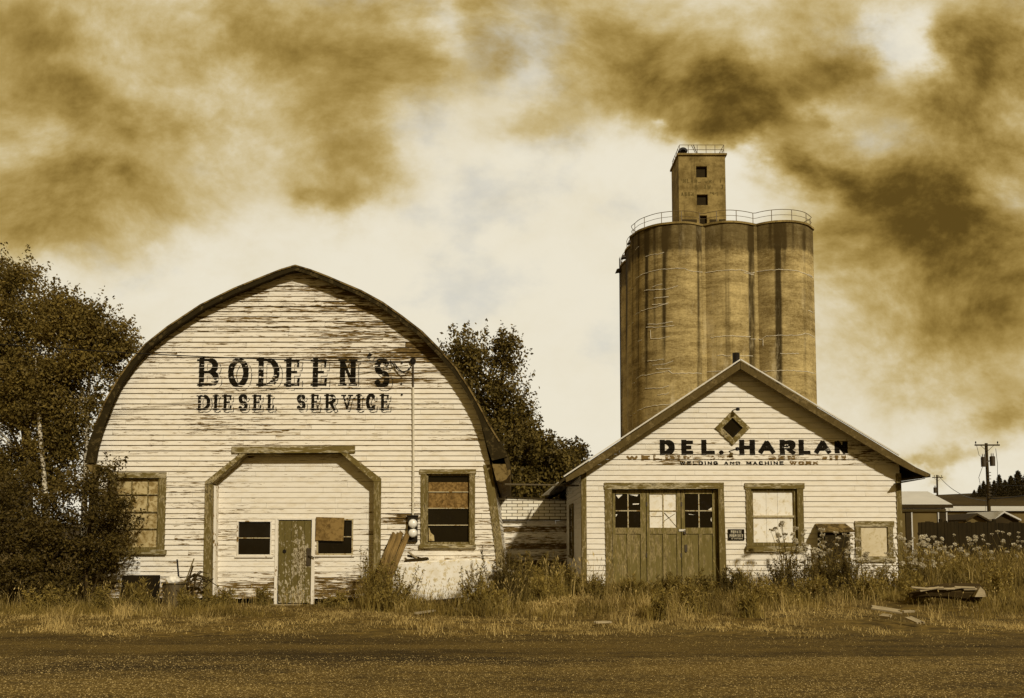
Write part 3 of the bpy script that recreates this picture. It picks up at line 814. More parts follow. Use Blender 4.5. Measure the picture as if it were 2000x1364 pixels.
    bar('soffit_board', [(482, 887), (667, 886.6), (667, 889), (482, 889.5)], .01, .30, 'trim_h')
    bar('stop_strip', [(415.3, 948), (420, 948), (417, 1179), (412.3, 1179)], .10, .296, 'white_trim')
    # ---------------- recessed infill wall
    YA = YB + .30
    win = [(463, 1017, 531, 1086), (619, 1014, 690, 1084)]
    dr = (543, 1016, 608, 1180)
    ops2 = []
    for r in win + [dr]:
        a, b, c, d = pxrect(*r, YA); ops2.append((c, d, (lambda q, a=a: a), (lambda q, b=b: b)))
    axl = lambda z: fl(z) + .02; axr = lambda z: fr(z) - .02
    def wear2(x, z): return .06 + .42*math.exp(-((z-.1)/.55)**2) - .22*math.exp(-((z-2.6)/.7)**2) + .6*math.exp(-((x-at(618, 1090, YA)[0])/.25)**2 - ((z-1.0)/.4)**2)
    clapboards('infill_wall', 'clap_barn', t, .12, ztop+.02, step*1.02, YA, axl, axr, ops2, .02, wear2, seed=9)
    for (r, ply) in zip(win, (0, 1)):
        x0, y0, x1, y1 = r
        wo = one('window', 'pane', t, (x0+2, y0+2, x1-2, y1-2), YA, .03, .045)
        for q in ((x0, y0, x1, y0+2.4), (x0, y1-2.6, x1, y1), (x0, y0+2.5, x0+2.6, y1-2.7), (x1-2.6, y0+2.5, x1, y1-2.7)): one('frame', 'white_trim' if not ply else 'sash', wo, q, YA, -.03, .05)
        one('muntin', 'sash', wo, (x0+2.6, (y0+y1)/2-1.2, x1-2.6, (y0+y1)/2+.6), YA, .005, .028)
        one('sill', 'white_trim', wo, (x0-3, y1+.3, x1+3, y1+3.2), YA, -.06, .03)
        if ply:
            x0p, x1p, z0p, z1p = pxrect(617, 1011, 673, 1057, YA)
            MB().prism([(x0p, z0p+.02), (x1p-.015, z0p), (x1p, z1p-.01), (x0p+.015, z1p+.012)], YA-.062, YA-.045).build('plywood_panel', 'ply', t)
    # ---------------- plank door
    d = MB(); xs = np.linspace(543.5, 607.5, 6)
    for a, b in zip(xs[:-1], xs[1:]):
        p = [at(a+.25, 1017.5, YA), at(b-.25, 1017.5, YA), at(b-.25, 1178, YA), at(a+.25, 1178, YA)]
        d.prism(p, YA-.005 - .004*random.random(), YA+.04)
    # wear: the paint has come off in the right-hand middle of the door
    door = d.build('door', 'old_door', t)
    va = door.data.attributes.new('wear', 'FLOAT', 'POINT')
    va.data.foreach_set('value', np.zeros(len(door.data.vertices), dtype=np.float32))
    bm = bmesh.new(); bm.from_mesh(door.data)
    bmesh.ops.subdivide_edges(bm, edges=[e for e in bm.edges if abs(e.verts[0].co.z-e.verts[1].co.z) > .5], cuts=24)
    ly = bm.verts.layers.float['wear']
    cx, cz = at(592, 1085, YA)
    for v in bm.verts: v[ly] = .95*math.exp(-((v.co.x-cx)/.2)**2 - ((v.co.z-cz)/.42)**2) + .35*math.exp(-((v.co.z-.1)/.25)**2)
    bm.to_mesh(door.data); bm.free()
    m = MB(); hx, hz = at(603, 1088, YA); m.box(hx-.05, hx+.05, YA-.03, YA-.008, hz-.22, hz+.22); m.tube([(hx+.02, YA-.03, hz+.05), (hx+.02, YA-.09, hz+.05), (hx+.16, YA-.09, hz-.02)], .016)
    m.build('handle', 'iron', door)
    m = MB(); hx, hz = at(556, 1077, YA); m.lathe(0, 0, [(.0, 0), (.045, 0), (.045, .02), (0, .02)], 12)
    m.v = [(hx+x, YA-.01-z, hz+y) for x, y, z in m.v]; m.build('hole_plate', 'black_metal', door)
    for q in ((537, 1014, 542.5, 1180), (608.6, 1014, 615, 1180), (543, 1011.5, 608.3, 1015.5)): one('door_casing', 'white_trim', t, q, YA, -.035, .03)
    one('doorstep', 'greywood', t, (528, 1180, 590, 1185), YA-.1, -.35, 0)
    # ---------------- two tall windows
    def sash_window(r_out, glass, rows, cols, fill, mat, headh=9, sillh=8, jam=12):
        x0, y0, x1, y1 = r_out
        gx0, gy0, gx1, gy1 = glass
        wo = one('window', 'curtain' if fill == 'curtain' else 'pane', t, (gx0-1, gy0-1, gx1+1, gy1+1), YB, .066, .08)
        one('side_casing', 'trim_v', wo, (x0+1, y0+headh+.2, x0+jam, y1-sillh-.2), YB, -.05, .06); one('side_casing', 'trim_v', wo, (x1-jam, y0+headh+.2, x1-1, y1-sillh-.2), YB, -.05, .06)
        one('head_casing', 'trim_h', wo, (x0-1, y0, x1+1, y0+headh), YB, -.062, .06)
        one('sill', 'trim_h', wo, (x0-1, y1-sillh, x1+1, y1), YB, -.11, .06)
        gx0, gy0, gx1, gy1 = glass
        s = MB()
        for q in ((gx0-5, gy0-5, gx1+5, gy0), (gx0-5, gy1, gx1+5, gy1+7), (gx0-5, gy0+.2, gx0-.2, gy1-.2), (gx1+.2, gy0+.2, gx1+5, gy1-.2)): pxbox(s, q, YB, .0, .06)
        s.build('sash', mat, wo)
        for y in rows: one('muntin', 'sash' if fill != 'curtain' else 'trim', wo, (gx0, y-.9, gx1, y+.9), YB, .02, .05)
        for x in cols: one('muntin', 'trim', wo, (x-.7, gy0, x+.7, rows[1]-1), YB, .022, .052)
        return wo, (gx0, gy0, gx1, gy1)
    wo, g = sash_window((821, 917, 929, 1071), (836, 929, 915, 1059), (961, 993, 1026), (), 'osb', 'trim_v')
    MB().prism([at(*q, YB) for q in ((837, 1057), (848, 1057), (847, 1046), (841, 1041), (837, 1030))], YB+.055, YB+.062).build('glass_shard_or_glare', 'curtain', wo)  # dirt and its glare on the glass, put in as a pale piece
    one('strand_board', 'osb', wo, (836.5, 942, 914.5, 992.5), YB, .052, .064)
    wo, g = sash_window((209, 923, 325, 1083), (225, 935, 307, 1069), (966, 1000, 1033), (256, 288), 'curtain', 'trim_v', 11, 9, 15)
    # ---------------- fresh patch of siding low on the left
    for k in range(3):
        x0, x1, z0, z1 = pxrect(248, 1089+11*k, 275, 1099.2+11*k, YB)
        MB().hexa([(x0, YB-.034, z0), (x1, YB-.034, z0), (x1, YB+.01, z0), (x0, YB+.01, z0), (x0, YB-.02, z1), (x1, YB-.02, z1), (x1, YB+.01, z1), (x0, YB+.01, z1)]).build('siding_patch', 'bluewhite', t)
    # ---------------- electric service: weatherhead, conduit, meters
    YC = YB - .06
    p = lambda x, y, dy=0: at3(x, y, YC+dy)
    cd = MB().tube([p(807, 757), p(807.5, 900), p(806.5, 1009)], .028, 8).build('conduit', 'pipe_white', t)
    MB().tube([p(807, 756.5), p(807, 712)], .021, 8).build('mast', 'iron', cd)
    m = MB(); c = p(806.5, 705); m.lathe(c.x, c.y, [(.02, c.z-.09), (.07, c.z-.05), (.075, c.z+.02), (.03, c.z+.07), (0, c.z+.075)], 10); m.build('weatherhead', 'black_metal', cd)
    mbx = MB(); x0, x1, z0, z1 = pxrect(797.5, 1009, 816, 1058, YB); mbx.box(x0, x1, YB-.14, YB-.022, z0, z1); mbx.box(x0-.02, x1+.02, YB-.16, YB-.02, z1, z1+.03)
    box = mbx.build('meter_box', 'meterbox', t)
    for y in (1023, 1041.5):
        c = at3(806.5, y, YB-.14); m = MB(); m.lathe(0, 0, [(.110, 0), (.112, .03), (.100, .05), (.098, .10), (.085, .125), (0, .13)], 22)
        m.v = [(c.x+a, c.y-cz, c.z+b) for a, b, cz in m.v]; m.build('meter', 'glass_face', box, True)
    # insulator knobs on the wall beside the mast
    for x, y in ((785, 709), (784, 750), (785, 771)):
        c = at3(x, y, YB-.03); m = MB().tube([c, c + Vector((0, -.015, 0))], .026, 8); m.build('insulator', 'black_metal', t)
    # loose service loops
    for pts in ([(770, 707), (776, 722), (785, 727), (795, 724), (803, 716), (806, 708)], [(762, 703), (770, 717), (780, 725), (790, 727), (800, 722), (805, 710)],
                [(752, 712), (762, 709), (772, 712), (780, 722), (790, 729)]):
        MB().tube([p(x, y, -.03*i) for i, (x, y) in enumerate(pts)], .011, 5).build('service_wire', 'black_metal', t)
    # ---------------- the painted sign
    bod = [('B', 389, 702, 428, 755), ('O', 446, 702, 486, 756), ('D', 505, 702, 546, 755), ('E', 559, 703, 588, 755), ('E', 611, 703, 641, 755), ('N', 664, 702, 695, 755), ("'", 716, 689, 727, 703), ('S', 731, 702, 761, 757)]
    bg, sp = bod[:6] + bod[7:], bod[6:7]
    lettering('lettering', 'paint_black', t, bg + sp, YB, wall_y, .135, .062, True, .375, .075, streak=(4, 44))
    ds = [(c, a, b-1.5, d, e-1.5) for c, a, b, d, e in [('D', 387, 774, 411, 803), ('I', 416, 774, 427, 803), ('E', 437, 774, 454, 803), ('S', 466, 773, 484, 804), ('E', 495, 774, 512, 803), ('L', 523, 774, 537, 803),
          ('S', 580, 773, 597, 803), ('E', 608, 773, 624, 803), ('R', 636, 773, 656, 803), ('V', 668, 773, 688, 803), ('I', 696, 773, 706, 803), ('C', 715, 772, 734, 803), ('E', 744, 773, 761, 803)]]
    for w, k in ((ds[:6], .25), (ds[6:], .31)): lettering('lettering', 'paint_black', t, w, YB, wall_y, .080, .044, True, k, .05, rows=.008, cols=.005, streak=(4, 44))
    return t
make_barn()

# ------------------------------------------------------------------ gabled garage
YH = 24.0
def make_garage():
    zg = .2
    t = thing('garage', 'white clapboard workshop with gabled roof, green garage door and painted lettering', 'workshop', (6.2, YH, zg))
    YR = YH - .42; YE = YH + 11.5
    top_px = [(1090, 944), (1100, 934), (1116, 924), (1140, 908), (1446, 705), (1700, 858), (1754, 891), (1790, 913), (1818, 926)]
    T = [at(x, y, YR) for x, y in top_px]
    Bm = [(x, z - .085) for x, z in T]
    mb = MB(); n = len(T)
    for y in (YR+.02, YE):
        mb.v += [(x, y, z) for x, z in T] + [(x, y, z) for x, z in Bm]
    for i in range(n-1):
        mb.f += [(i, i+1, 2*n+i+1, 2*n+i), (n+i, 3*n+i, 3*n+i+1, n+i+1), (i, n+i, n+i+1, i+1), (2*n+i, 2*n+i+1, 3*n+i+1, 3*n+i)]
    mb.f += [(0, 2*n, 3*n, n), (n-1, 2*n-1, 4*n-1, 3*n-1)]
    roof = mb.build('roof', 'shingle', t)
    # rake boards
    def rake(top, low, mat):
        a = [at(x, y, YR) for x, y in top]; b = [at(x, y, YR) for x, y in low]; m = MB(); k = len(a)
        for y in (YR-.02, YR+.018): m.v += [(x, y, z) for x, z in a] + [(x, y, z) for x, z in b]
        for i in range(k-1):
            m.f += [(i, k+i, k+i+1, i+1), (2*k+i, 2*k+i+1, 3*k+i+1, 3*k+i), (i, i+1, 2*k+i+1, 2*k+i), (k+i, 3*k+i, 3*k+i+1, k+i+1)]
        m.f += [(0, 2*k, 3*k, k), (k-1, 2*k-1, 4*k-1, 3*k-1)]
        return m.build('rake_board', mat, t)
    r1 = rake([(1104, 934), (1140, 909.6), (1445.6, 706.6)], [(1106, 942), (1142, 924), (1445.6, 721)], 'rake_dark')
    r2 = rake([(1446.4, 706.6), (1700, 859.6), (1754, 892.6), (1790, 914.6), (1816, 927.5)], [(1446.4, 721), (1692, 870.5), (1746, 902.5), (1780, 920.5), (1809, 932)], 'rake_dark')
    for a, b in (((1101, 931), (1446, 702.5)), ((1446, 702.5), (1756, 889))):
        p, q = at3(*a, YR-.03), at3(*b, YR-.03); MB().beam(p, q, .05, .035, (0, 0, 1)).build('drip_edge', 'metal_sheet', roof)
    # boarded eave returns and soffits
    p0, p1 = at(1762, 943, YR), at(1808, 934, YR)
    MB().hexa([(p0[0]-.05, YR+.03, p0[1]-.02), (p1[0], YR+.03, p1[1]-.02), (p1[0], YE-.1, p1[1]-.02), (p0[0]-.05, YE-.1, p0[1]-.02),
               (p0[0]-.05, YR+.03, p0[1]), (p1[0], YR+.03, p1[1]), (p1[0], YE-.1, p1[1]), (p0[0]-.05, YE-.1, p0[1])]).build('eave_soffit', 'rake', roof)
    p0, p1 = at(1094, 947, YR), at(1132, 930, YR)
    MB().hexa([(p0[0], YR+.03, p0[1]-.02), (p1[0], YR+.03, p1[1]-.02), (p1[0], YE-.1, p1[1]-.02), (p0[0], YE-.1, p0[1]-.02),
               (p0[0], YR+.03, p0[1]), (p1[0], YR+.03, p1[1]), (p1[0], YE-.1, p1[1]), (p0[0], YE-.1, p0[1])]).build('eave_soffit', 'rake', roof)
    # bent-up sheet metal at the far end of the left eave
    a, b, c, d = at3(1057, 969, 30.2), at3(1073, 966, 29.2), at3(1092, 944, 27.2), at3(1089, 942, 28.4)
    m = MB(); off = Vector((.03, .03, .0)); m.hexa([a, b, c, d, a+off, b+off, c+off, d+off]); m.build('bent_roof_sheet', 'metal_sheet', roof)
    # wall
    xl0, xr0 = at(1138, 1045, YH)[0], at(1760, 1045, YH)[0]
    sl = [(x, z-.05) for x, z in [at(1120, 921, YR), at(1446, 705, YR)]]; sr = [(x, z-.05) for x, z in [at(1446, 705, YR), at(1770, 900, YR)]]
    def xl(z):
        (xa, za), (xb, zb) = sl; e = xa + (z-za)/(zb-za)*(xb-xa); return max(xl0, e)
    def xr(z):
        (xa, za), (xb, zb) = sr; e = xa + (z-za)/(zb-za)*(xb-xa); return min(xr0, e)
    ztop = sl[1][1] - .03
    step = at(0, 1000, YH)[1] - at(0, 1010.3, YH)[1]
    rects = [(1188, 949, 1408, 1160), (1461, 950, 1563, 1073), (1676, 1024, 1738, 1092)]
    ops = []
    for r in rects:
        a, b, c, d = pxrect(*r, YH); ops.append((c, d, (lambda q, a=a: a), (lambda q, b=b: b)))
    dcx, dcz = at(1430, 836.5, YH); dr = .34
    ops.append((dcz-dr, dcz+dr, lambda q: dcx-(dr-abs(q-dcz)), lambda q: dcx+(dr-abs(q-dcz))))
    z_s0, z_s1 = at(0, 910, YH)[1], at(0, 862, YH)[1]
    def wear(x, z):
        w = -.15
        if z_s0-.02 < z < z_s1: w += .62 if x > 4.0 else .15
        if z_s0-.02 < z < z_s0+.30: w += .12
        w += .50*math.exp(-((z-zg)/.5)**2) + .15*math.exp(-((x-xr0)/1.2)**2)
        return w
    zb0 = zg - .05
    clapboards('wall', 'clap_garage', t, zb0, ztop, step, YH, xl, xr, ops, .028, wear, seed=21, joint=.15)
    wall_y = lambda z: YH - .028*1.12*(1 - ((z-zb0)/step) % 1) - .004
    def xside(z): return xl0 + .0
    side_boards('side_wall', 'clap_garage', t, YH+.02, YE-.2, zb0, at(1133, 925, YH)[1], step, lambda z: xl0, -1, .016)
    side_boards('side_wall', 'clap_garage', t, YH+.02, YE-.2, zb0, at(1133, 925, YH)[1], step, lambda z: xr0, 1, .016)
    zc = at(1133, 925, YH)[1]
    MB().prism([(xl0, zg-.1), (xr0, zg-.1), (xr0, zc), ((xl0+xr0)/2, ztop), (xl0, zc)], YE-.19, YE-.12).build('back_wall', 'interior', t)
    MB().box(xl0+.1, xr0-.1, YH+2.2, YH+2.25, zg, zc).build('inner_partition', 'interior', t)
    # corner boards
    for x, s in ((xl0, -1), (xr0, 1)):
        zt_ = at(1133, 922, YH)[1] if s < 0 else at(1757, 925, YH)[1]
        m = MB(); m.box(min(x+s*.03, x-s*.11), max(x+s*.03, x-s*.11), YH-.042, YH-.004, zg-.1, zt_)
        m.box(min(x+s*.031, x+s*.01), max(x+s*.031, x+s*.01), YH-.003, YH+.14, zg-.1, zt_); m.build('corner_board', 'trim_v', t)
    # side window seen edge-on
    m = MB(); z0, z1 = at(0, 1085, 28)[1], at(0, 985, 28)[1]
    m.box(xl0-.06, xl0-.018, 27.2, 27.35, z0, z1); m.box(xl0-.06, xl0-.018, 28.65, 28.8, z0, z1); m.box(xl0-.06, xl0-.018, 27.36, 28.64, z1-.12, z1); m.box(xl0-.09, xl0-.018, 27.2, 28.8, z0-.08, z0-.003)
    sw = m.build('window', 'trim', t); MB().box(xl0-.035, xl0-.02, 27.36, 28.64, z0, z1-.125).build('pane', 'pane', sw)
    # ---------------- folding garage door
    def pr(pts, y0, y1, name, mat, par): return MB().prism([at(x, y, YH) for x, y in pts], YH+y0, YH+y1).build(name, mat, par)
    pr([(1180, 943), (1413, 943), (1413, 955), (1180, 956)], -.06, .04, 'door_head', 'trim_h', t)
    pr([(1181, 956.5), (1195, 956.5), (1197, 1160), (1184, 1160)], -.05, .16, 'door_jamb', 'trim_v', t)
    pr([(1402, 955.5), (1413, 955.5), (1420, 1160), (1406, 1160)], -.05, .16, 'door_jamb', 'trim_v', t)
    YD = YH + .12
    leaves = [(1197, 1262, [(1202, 1251)], [(1203, 1225), (1232, 1255)], 'pane'), (1263.5, 1330, [(1269, 1322)], [(1271, 1295), (1302, 1325)], 'papered'), (1331.5, 1401, [(1338, 1392)], [(1340, 1365), (1373, 1394)], 'pane')]
    for li, (x0, x1, gl, pn, pm) in enumerate(leaves):
        g0, g1 = gl[0]; gy0, gy1, gm = 965, 1031, 998
        m = MB()
        # stiles and rails butted together
        pxbox(m, (x0, 957, g0, 1158), YD, -.02, .03); pxbox(m, (g1, 957, x1, 1158), YD, -.02, .03)
        pxbox(m, (g0+.05, 957, g1-.05, gy0), YD, -.02, .03); pxbox(m, (g0+.05, gy1, g1-.05, 1043), YD, -.02, .03); pxbox(m, (g0+.05, 1142, g1-.05, 1158), YD, -.02, .03)
        pxbox(m, (pn[0][1], 1043.1, pn[1][0], 1141.9), YD, -.02, .03)
        leaf = m.build('door_leaf', 'green_door', t)
        for a, b in ((g0, pn[0][1]), (pn[1][0], g1)): one('panel', 'green_door', leaf, (a+.05, 1043.1, b-.05, 1141.9), YD, .008, .024)
        one('pane', pm, leaf, (g0+.05, gy0+.05, g1-.05, gy1-.05), YD, .014, .022)
        xm = (g0+g1)/2
        for pts in {0: [[(1203, 967), (1216, 966.5), (1208, 974)], [(1236, 984), (1248, 983.5), (1248, 985.5), (1236, 986)], [(1228, 966), (1247, 966), (1244, 970)], [(1202.5, 1005), (1206, 1004.5), (1203, 1010)]], 1: [], 2: [[(1383, 996), (1391, 991), (1391, 997)], [(1345, 1004), (1358, 1006), (1346, 1005.2)], [(1388, 1016), (1389.5, 1010), (1390, 1020)]]}[li]:
            MB().prism([at(*q, YD) for q in pts], YD+.008, YD+.0125).build('glass_shard_or_glare', 'papered', leaf)
        if li == 1:
            for a, b in (((1298, 1002), (1321, 1029)), ((1297, 1018), (1318, 1004)), ((1297, 1002), (1306, 1012))): MB().beam(at3(*a, YD+.010), at3(*b, YD+.010), .014, .006, (0, 1, 0)).build('crack_line', 'stem', leaf)
            one('pale_strip', 'stem', leaf, (1271, 1008.5, 1293, 1009.6), YD, .009, .0125)
        one('muntin', 'sash', leaf, (xm-1.1, gy0+.1, xm+1.1, gy1-.1), YD, -.012, .013)
        one('muntin', 'sash', leaf, (g0+.1, gm-1, xm-1.2, gm+1), YD, -.012, .013); one('muntin', 'sash', leaf, (xm+1.2, gm-1, g1-.1, gm+1), YD, -.012, .013)
        if li == 2:
            mm = MB(); pxbox(mm, (1325.5, 1034, 1338, 1038), YD, -.045, -.021); mm.build('hasp', 'metal_sheet', leaf)
            c = at3(1337.5, 1040, YD-.05); mm = MB(); mm.box(c.x-.03, c.x+.03, c.y-.02, c.y+.02, c.z-.05, c.z+.01); mm.tube([c+Vector((-.02, 0, .01)), c+Vector((-.02, 0, .05)), c+Vector((.02, 0, .05)), c+Vector((.02, 0, .01))], .008, 5); mm.build('padlock', 'iron', leaf)
            mm = MB(); pxbox(mm, (1337, 1064, 1342, 1078), YD, -.04, -.021); mm.build('lock_plate', 'iron', leaf)
        for yy in (985, 1085):
            mm = MB(); pxbox(mm, (x1-1, yy-4, x1+2, yy+4), YD, -.03, -.021); mm.build('hinge', 'iron', leaf)
    # ---------------- big boarded window
    wo = one('window', 'papered', t, (1472.2, 960.2, 1498.4, 1059.8), YH, .086, .10)
    one('side_casing', 'trim_v', wo, (1457, 955.4, 1467, 1066.8), YH, -.05, .10); one('side_casing', 'trim_v', wo, (1557, 955.4, 1569, 1066.8), YH, -.05, .10)
    one('head_casing', 'trim_h', wo, (1454, 944, 1570, 955), YH, -.065, .10)
    one('sill', 'trim_h', wo, (1456, 1067.2, 1572, 1078), YH, -.11, .10)
    s = MB()
    for q in ((1467.3, 956, 1556.7, 960), (1467.3, 1060, 1556.7, 1066.6), (1467.3, 960.2, 1472, 1059.8), (1552, 960.2, 1556.7, 1059.8)): pxbox(s, q, YH, .03, .10)
    s.build('sash', 'trim_v', wo)
    one('meeting_rail', 'sash', wo, (1472.2, 1007, 1551.8, 1011), YH, .035, .085)
    for a, b in ((1498.9, 1520.7), (1521.2, 1551.8)):
        one('board', 'papered', wo, (a, 960.2, b, 1059.8), YH, .086 + .004*((a*7) % 1), .10)
    # ---------------- small boarded window
    wo = one('window', 'panel_board', t, (1681.2, 1029.3, 1732.8, 1086.8), YH, -.012, .015)
    one('side_casing', 'trim_v', wo, (1670, 1029.3, 1681, 1086.8), YH, -.05, .03); one('side_casing', 'trim_v', wo, (1733, 1029.3, 1743.5, 1086.8), YH, -.05, .03)
    one('head_casing', 'trim_h', wo, (1668.5, 1018, 1745, 1029), YH, -.06, .03)
    one('sill', 'trim_h', wo, (1672, 1087, 1747, 1098), YH, -.09, .03)
    # ---------------- diamond window
    def dia(r0, r1, y0, y1, name, mat, par):
        m = MB(); P = [(0, 1), (1, 0), (0, -1), (-1, 0)]
        for i in range(4):
            a, b = P[i], P[(i+1) % 4]; g = .004
            q = [(dcx+a[0]*r0, dcz+a[1]*r0), (dcx+b[0]*r0, dcz+b[1]*r0), (dcx+b[0]*r1, dcz+b[1]*r1), (dcx+a[0]*r1, dcz+a[1]*r1)]
            m.prism(q, YH+y0, YH+y1)
        return m.build(name, mat, par)
    wo = dia(.285, .485, -.06, .03, 'diamond_window', 'trim', t)
    m = MB().prism([(dcx, dcz+.286), (dcx+.286, dcz), (dcx, dcz-.286), (dcx-.286, dcz)], YH+.0, YH+.012); m.build('pane', 'pane', wo)
    # ---------------- lamp brackets
    for pts, nm in ([((1430, 803), (1433, 801), (1441, 799)), 'a'], [((1424, 882), (1432, 879.5), (1440, 877)), 'b']):
        q = [at3(pts[0][0], pts[0][1], YH-.02), at3(pts[1][0], pts[1][1], YH-.12), at3(pts[2][0], pts[2][1], YH-.25)]
        lb = MB().tube(q, .014, 6).build('lamp_bracket', 'iron', t)
        e = q[2]; m = MB(); m.lathe(e.x, e.y, [(0, e.z+.05), (.05, e.z+.04), (.055, e.z-.04), (.03, e.z-.05), (0, e.z-.05)], 10); m.build('lamp_socket', 'black_metal', lb)
    # ---------------- stove pipe
    c = at3(1437.5, 690, YH+1.6); zr = at(0, 722, YH+1.6)[1]
    m = MB(); m.lathe(c.x, c.y, [(.105, zr-.3), (.105, c.z), (.088, c.z), (.088, c.z-.4)], 18); m.build('stove_pipe', 'black_metal', t, True)
    # ---------------- lettering
    dh = [('D', 1288, 861, 1317, 888), ('E', 1330, 861, 1355, 888), ('L', 1369, 861, 1397, 888), ('H', 1443, 861, 1474, 888), ('A', 1479, 861, 1515, 888),
          ('R', 1522, 861, 1553, 888), ('L', 1559, 861, 1584, 888), ('A', 1588, 861, 1624, 888), ('N', 1629, 861, 1655, 888)]
    for w, k in ((dh[:3], .22), (dh[3:], .245)): lettering('lettering', 'paint_black', t, w, YH, wall_y, .15, .10, False, k, None, rows=.008, cols=.006, streak=(4, 30))
    x0, x1, z0, z1 = pxrect(1404, 880, 1413, 888.5, YH); cx, cz = (x0+x1)/2, (z0+z1)/2
    MB().prism([(cx+.065*math.cos(a), cz+.06*math.sin(a)) for a in np.linspace(0, 2*PI, 17)[:-1]], YH-.03, YH-.024).build('lettering', 'paint_black', t)
    wm = spread('WELDING AND MACHINE WORKS', 1327, 1590, 901.5, 908.8, .34)[:22]
    l3 = spread('WELDING AND MACHINE', 1327, 1530, 901.5, 908.8, .34)
    lettering('lettering', 'paint_black', t, l3, YH, wall_y, .035, .028, False, .28, None, rows=.006, cols=.005)
    l3 = spread('WORK', 1541, 1598, 901.5, 908.8, .3)
    lettering('lettering', 'paint_faded', t, l3, YH, wall_y, .045, .034, False, .30, None, rows=.006, cols=.005)
    for l2 in (spread('WELDIN', 1222, 1352, 890.5, 899.5, .3), spread('AND', 1385, 1432, 891, 899, .3), spread('GEN', 1500, 1552, 891, 899, .3), spread('WITH', 1603, 1652, 891, 899, .5)): lettering('lettering', 'paint_faded', t, l2, YH, wall_y, .075, .05, False, .40, None, rows=.007, cols=.005, streak=(6, 40))
    return t, wall_y
make_garage()

# ------------------------------------------------------------------ low shed between the two
def make_shed():
    YS = 31.0; zg = .2
    t = thing('shed', 'low lean-to shed with brick-pattern upper band between barn and workshop', 'shed', (1.0, YS, zg))
    x0, x1 = at(962, 1045, YS)[0], at(1128, 1045, YS)[0]
    zt, zm = at(0, 975, YS)[1], at(0, 1015, YS)[1]
    step = .20
    clapboards('wall', 'clap_barn', t, zg-.2, zm+.08, step, YS, lambda z: x0, lambda z: x1, [], .045, lambda x, z: .12 + .8*math.exp(-((z-1.35)/.16)**2) + .8*math.exp(-((z-1.85)/.08)**2) + .5*math.exp(-((z-.7)/.2)**2), seed=31)
    a, b = at(985, 974, YS), at(1125, 980, YS)
    m = MB(); m.hexa([(x0, YS-.22, zm), (x1, YS-.22, zm), (x1, YS-.12, zm), (x0, YS-.12, zm), (x0, YS-.10, zt+.05), (x1, YS-.10, zt-.06), (x1, YS, zt-.06), (x0, YS, zt+.05)])
    m.build('shingle_band', 'shingle_wall', t)
    m = MB(); m.hexa([(x0, YS-.16, zt+.052), (x1, YS-.16, zt-.058), (x1, YS+5, zt-.06), (x0, YS+5, zt+.05), (x0, YS-.16, zt+.10), (x1, YS-.16, zt-.01), (x1, YS+5, zt-.01), (x0, YS+5, zt+.10)])
    m.build('roof', 'shingle', t)
    MB().box(x0, x1, YS-.2, YS-.0, zm-.03, zm-.003).build('band_soffit', 'darkwood', t)
make_shed()
def bridging():
    m = MB().tube([at3(985, 946.5, 21.9), at3(1060, 947.5, 23.2), at3(1130, 949, 24.35)], .025, 6)
    tag(m.build('pipe', 'galv'), 'thin metal pipe bridging the gap from barn wall to workshop', 'pipe')
bridging()

